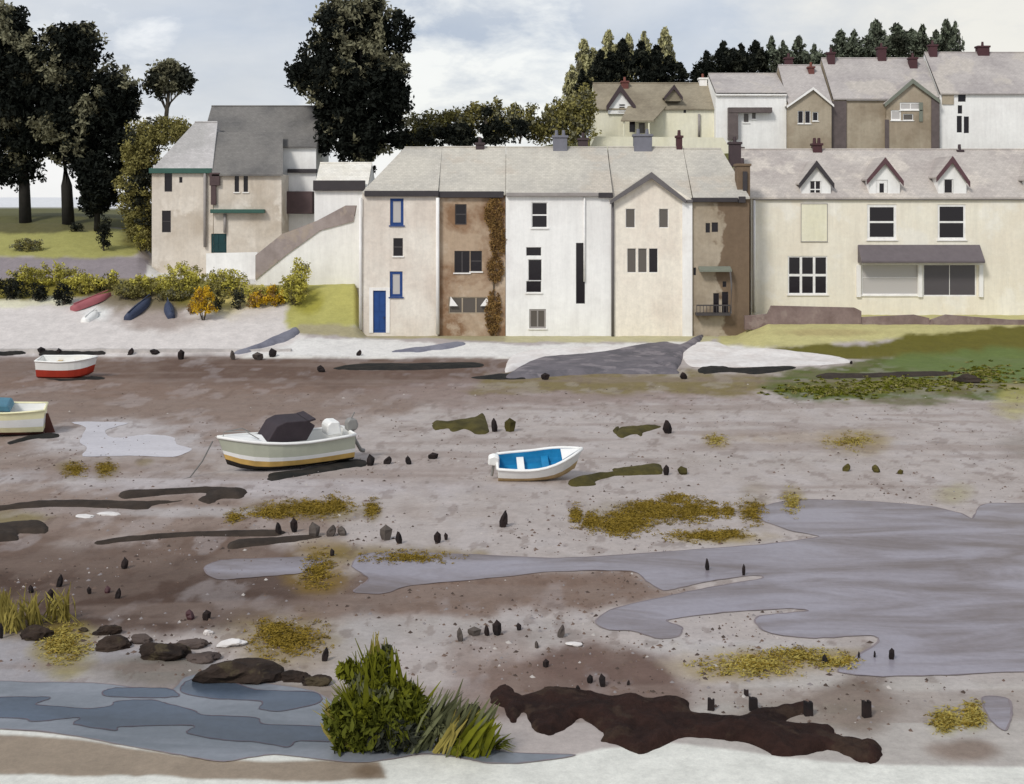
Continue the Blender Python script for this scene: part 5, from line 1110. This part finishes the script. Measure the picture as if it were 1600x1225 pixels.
strand('wedge shaped brown strand just under the thin straight one', [(357,858),(364,845),(420,840),(480,836),(502,838),(460,846),(400,853)], .12, 8, 'strand_brown', GS)
strand('broad olive strand with a raised end, far out beyond the dinghy', [(675,663),(681,657),(700,659),(740,652),(755,646),(764,674),(745,679),(728,670),(708,675),(700,669),(680,672)], .2, 8, 'strand_olive', GS)
strand('narrow olive strand far out above the right of the dinghy', [(962,675),(972,667),(1000,665),(1020,664),(1033,667),(1006,676),(1003,682),(990,678),(970,685)], .18, 8, 'strand_olive', GS)
strand('small olive lump at the left tip of the narrow far strand', [(958,672),(966,666),(968,674),(962,678)], .15, 6, 'strand_olive', GS)
strand('straight olive strand running out from under the dinghy', [(888,757),(891,750),(930,741),(960,738),(958,733),(1000,728),(1030,725),(1034,740),(1000,742),(960,744),(930,752),(930,758),(900,760)], .2, 8, 'strand_olive', GS)
strand('black strip shaped as the motor boat shadow, running past its stern', [(419,744),(428,738),(500,729),(540,718),(570,719),(571,728),(545,731),(490,740),(424,751)], .1, 7, 'strand_black', GS)  # motor boat's shadow modelled as a low dark heap
strand('thin black strip shaped as the shadow below the cream boat', [(14,690),(40,682),(70,677),(92,678),(88,684),(50,686),(16,694)], .1, 6, 'strand_black', GS)  # shade under the cream boat, built as a strip
strand('thin dark strip shaped as the shadow under the red boat', [(66,591),(110,592),(140,588),(152,588),(164,590),(158,593),(130,593),(100,595)], .08, 6, 'strand_black', GS)  # red boat's keel shadow as raised dark geometry
strand('black strand at the foot of the quay right of the brown house', [(520,575),(560,568),(640,567),(742,566),(748,574),(640,578),(545,578)], .16, 7, 'strand_black', GS)
strand('thin black strand left of the grey slipway', [(735,590),(780,584),(815,585),(820,592),(770,593)], .14, 6, 'strand_black', GS)
strand('black strand in front of the shingle right of the slipway', [(1090,579),(1098,573),(1130,572),(1150,575),(1235,572),(1238,577),(1180,585),(1140,581),(1100,584)], .18, 7, 'strand_black', GS)
strand('brown strand on the green weed at the right shore', [(1274,588),(1290,583),(1360,583),(1440,580),(1520,582),(1450,588),(1360,590),(1290,592)], .12, 8, 'strand_brown', GS)
strand('black strand at the left edge below the pale shore', [(-60,555),(0,550),(36,548),(38,553),(0,556),(-60,560)], .2, 5, 'strand_black', GS)
strand('long black strand below the pale shore behind the red boat', [(62,551),(70,547),(110,549),(160,550),(163,553),(118,555),(64,556)], .2, 5, 'strand_black', GS)
strand('small black strand right of the red boat on the shore', [(125,554),(160,548),(166,550),(160,555)], .2, 5, 'strand_black', GS)
struct_mound('mud_bank', [(768,1098),(768,1082),(790,1068),(802,1078),(815,1086),(860,1076),(905,1078),(960,1088),(1060,1092),(1076,1100),(1082,1112),(1155,1118),(1200,1106),(1262,1098),(1262,1112),(1226,1126),(1296,1134),(1310,1150),(1372,1164),(1378,1180),(1368,1192),(1345,1190),(1300,1172),(1262,1178),(1215,1182),(1180,1164),(1130,1156),(1070,1152),(1030,1168),(1000,1178),(965,1164),(938,1158),(942,1146),(908,1122),(890,1134),(862,1148),(836,1142),(820,1112),(800,1130),(786,1106)], .15, 9, 'mud_black', rough=1.1, jit=1.2)

# ------------------------------------------------------------------ weed and grass on the flats
def weed(label, ells, mats, n=260, size=.11, h=.07, cat='seaweed', group='olive weed patches on the mud', name='weed_patch', up=.4):
    g0 = ground_at(ells[0][0], ells[0][1]); t = thing(name, label, cat, g0, group=group); out = []
    for (cx, cy, rx, ry) in ells:
        k = int(n * 2.3 * rx * ry / 900) + 24
        a = rng.random(k) * 6.283; r_ = np.minimum(np.abs(rng.normal(0, .58, k)), 1.3)
        for u, v in zip(cx + np.cos(a) * r_ * rx, cy + np.sin(a) * r_ * ry):
            p = ground_at(u, v); out.append((p.x, p.y, p.z + h * .35 * rng.random()))
    cen = np.array(out); mi = (rng.random(len(cen)) < .35).astype(int)
    V, Fq, mm = leaf_quads(cen, 16, h * 2.2, size, mi, aspect=.3, up=0); V[:, 2] *= .45; V[:, 2] = np.maximum(V[:, 2], g0.z * 0 - .02)
    np_mesh('fronds', V - np.array(g0), Fq, mats, mm, t)
    return t
WO = ('weed_olive', 'weed_dark'); WL = ('weed_lime', 'weed_olive')
weed('large olive weed patch with a ragged top, right of the lone tall stone', [(985,812,34,22),(960,822,22,14),(1035,800,30,16),(1080,798,28,18),(1055,780,20,8),(1010,792,24,10)], WO, 420)
weed('hook shaped olive weed patch at the left end of the large one', [(900,806,9,16),(925,815,18,16)], WO, 300)
weed('narrow olive weed tuft right of the large patch', [(1114,798,12,13),(1138,800,9,11)], WO, 300)
weed('olive weed tuft standing at the head of the lilac pool', [(1175,800,20,20)], WO, 200)
weed('pale olive weed tuft on the edge of the lilac pool', [(1238,786,14,20)], WL, 120)
weed('long flat olive weed patch below the large ragged one', [(1100,838,60,9),(1140,834,20,8)], WO, 200)
weed('long olive weed patch below the motor boat', [(480,795,62,13),(520,790,24,16),(425,802,40,9)], WO, 260)
weed('small olive weed tuft right of the long patch below the motor boat', [(582,797,10,15)], WO, 260)
weed('small olive weed tuft left of the long patch below the motor boat', [(365,808,11,10)], WO, 200)
weed('round olive weed tuft below the pale pool, left of a pair', [(117,734,16,11)], WO, 300)
weed('round olive weed tuft below the pale pool, right of a pair', [(165,732,15,12)], WO, 300)
weed('tan weed patch at far right of the open mud', [(1330,690,40,13)], WL, 120)
weed('small tan weed tuft with a tail on the open mud right of the dinghy', [(1118,688,17,9)], WL, 200)
weed('olive weed patch on the left tip of the long lilac pool', [(640,872,70,10),(495,890,26,26)], WO, 110)
weed('olive weed patch between the largest boulder and the tussock', [(450,1000,58,26),(430,985,30,14)], WO, 90)
weed('lime weed patch between the oval boulder and the stacked pair', [(100,1005,34,26)], WL, 110)
weed('olive gold weed patch below the long lilac pool at right', [(1180,1040,80,18),(1250,1024,60,12),(1310,1036,40,10)], WL, 70)
weed('lime weed tuft left of a pair at the lower right edge', [(1478,1126,20,16)], WL, 120)
weed('lime weed tuft right of a pair at the lower right edge', [(1522,1120,16,18)], WL, 120)
weed('green weed fringe along the right shore', [(1420,600,150,12),(1300,612,90,10),(1540,585,50,16)], ('leaf_green', 'leaf_olive'), 110, size=.3, group=None)
# grass: fans of real blades
def tussock(label, blades, n_leaf, mats, base, name='tussock', leafs=(), group=None, lean=.5, width=.05):
    """blades: (foot x, foot y, tip x, tip y) fans in photo points; leafs: ellipses of broader leaves"""
    g0 = ground_at(*base); t = thing(name, label, 'grass clump', g0, group=group); V = []; Fq = []; mi = []
    for (fx, fy, tx, ty, spread, cnt, mtl) in blades:
        for k in range(cnt):
            g = ground_at(fx + random.gauss(0, spread), fy + random.gauss(0, spread * .25)); Yb = g.y
            tip = P(tx + random.gauss(0, spread * .9), ty + random.gauss(0, spread * .7), Yb - random.uniform(-.4, .4)); tip.z = max(tip.z, g.z + .12)
            mid = g.lerp(tip, .55) + Vector((random.gauss(0, .03), random.gauss(0, .05), .08))
            sd2 = Vector((random.uniform(.5, 1), random.uniform(-.5, .5), 0)).normalized() * width * random.uniform(.5, 1.3)
            n0 = len(V); V += [g - sd2 * .6, g + sd2 * .6, mid + sd2, mid - sd2, tip + sd2 * .12, tip - sd2 * .12]; Fq += [(n0, n0 + 1, n0 + 2, n0 + 3), (n0 + 3, n0 + 2, n0 + 4, n0 + 5)]; mi += [mtl, mtl]
    np_mesh('blades', np.array([tuple(v) for v in V]) - np.array(g0), Fq, mats, mi, t)
    if leafs:
        cen = []; ml = []
        for (cx, cy, rx, ry, foot, mt, dn) in leafs:
            Yb = ground_at(cx, foot).y; c = crown_clumps([(cx, cy, rx, ry)], Yb, dn, ydepth=.7, shell=.2); cen.append(c); ml.append(np.where(rng.random(len(c)) < .25, (mt + 1) % 4, mt))
        cen = np.concatenate(cen); cen[:, 2] = np.maximum(cen[:, 2], .03)
        V, Fq, mm = leaf_quads(cen, 26, .15, .2, np.concatenate(ml), aspect=.35, up=.8); np_mesh('foliage', V - np.array(g0), Fq, ['leaf_dgreen', 'leaf_green', 'grass_sage', 'leaf_deep'], mm, t)
    return t
tussock('big green foreground tussock overhanging the blue stream', [(600,1160,576,1030,22,46,0),(575,1165,548,1072,18,36,0),(625,1162,655,1085,20,30,0),(590,1150,588,1000,10,16,1),(660,1168,702,1092,22,40,2),(690,1176,724,1120,12,22,1),(560,1168,510,1110,14,20,1),(620,1160,606,1008,8,16,0)],
        0, ['grass_blade', 'grass_dry', 'grass_sage', 'leaf_dgreen'], (620, 1168), leafs=[(572,1062,36,34,1160,1,110),(604,1040,20,26,1160,1,110),(604,1082,48,34,1165,1,110),(640,1104,30,22,1165,0,80),(542,1118,36,34,1172,0,90),(600,1120,60,30,1172,0,110),(560,1150,50,20,1174,0,90),(615,1148,56,24,1174,3,80),(672,1130,26,16,1172,2,50),(545,1046,14,16,1160,1,90)], width=.045)
tussock('leaning green grass right of the big tussock, before the mud bank', [(715,1180,752,1120,10,30,0),(700,1176,742,1100,9,18,2),(728,1180,775,1096,6,10,2),(745,1182,772,1128,8,20,0)], 0, ['grass_blade', 'grass_dry', 'grass_sage', 'leaf_dgreen'], (725, 1180), leafs=[(728,1160,28,16,1180,0,60)], width=.05)
tussock('small bent green grass clump in the foreground right of the leaning grass', [(752,1172,765,1146,6,40,0),(770,1170,800,1180,6,24,0)], 0, ['grass_blade', 'grass_dry', 'grass_sage', 'leaf_dgreen'], (760, 1174), width=.03)
tussock('dry grass fringe among the boulders at far left', [(20,985,18,945,10,50,1),(50,975,45,935,12,40,1),(90,970,90,935,14,50,1),(5,980,5,925,5,30,1)], 0, ['grass_blade', 'grass_dry', 'grass_sage', 'leaf_dgreen'], (50, 985), width=.03)

# pebbles and shell grit over the mud
def pebbles(n, label_kind='stuff'):
    u = rng.random(n); py = 600 + 590 * u ** .9; px = rng.uniform(-150, 1750, n); Yb = F * H / (py - HY); xb = (px - CX) / F * Yb
    keep = (fbm(xb * .5, Yb * .3, 4) + rng.normal(0, .1, n)) > -.02
    pw = np.array(big, float); keep &= sdist(px, py, pw) < -2
    keep &= ~((px < 780) & (py > 1055)); keep &= py < 1125 + 30 * (px > 1100); keep &= rng.random(n) < np.clip(1.25 - (py - 800) / 420, .25, 1)
    px, py, Yb, xb = px[keep], py[keep], Yb[keep], xb[keep]; k = len(px)
    r = .018 + .05 * rng.random(k) ** 3; ax = 1 + .8 * rng.random(k); an = rng.random(k) * 6.283
    base = np.array([(1,0,0),(0,1,0),(-1,0,0),(0,-1,0),(.1,.05,.55)])
    V = np.zeros((k, 5, 3))
    for i, (a, b2, c) in enumerate(base):
        a2, b3 = a * ax * (.8 + .4 * rng.random(k)), b2 * (.8 + .4 * rng.random(k))
        V[:, i, 0] = xb + r * (a2 * np.cos(an) - b3 * np.sin(an)); V[:, i, 1] = Yb + r * (a2 * np.sin(an) + b3 * np.cos(an)); V[:, i, 2] = -.015 + r * c * 1.4 + .012 * (c > 0)
    f = np.array([(0,1,4),(1,2,4),(2,3,4),(3,0,4)]); Fq = (np.arange(k)[:, None, None] * 5 + f[None]).reshape(-1, 3)
    mi = np.repeat(rng.choice(4, k, p=[.46, .28, .21, .05]), 4)
    o = np_mesh('pebbles', V.reshape(-1, 3), Fq, ['peb_brown', 'peb_dark', 'peb_grey', 'peb_pale'], mi); o['kind'] = 'stuff'
plain('peb_brown', (120, 100, 88), rough=.9, k=.8); plain('peb_dark', (84, 70, 62), rough=.9, k=.8); plain('peb_grey', (150, 142, 140), rough=.9, k=.8); plain('peb_pale', (200, 192, 184), rough=.9, k=.8)
pebbles(15000)
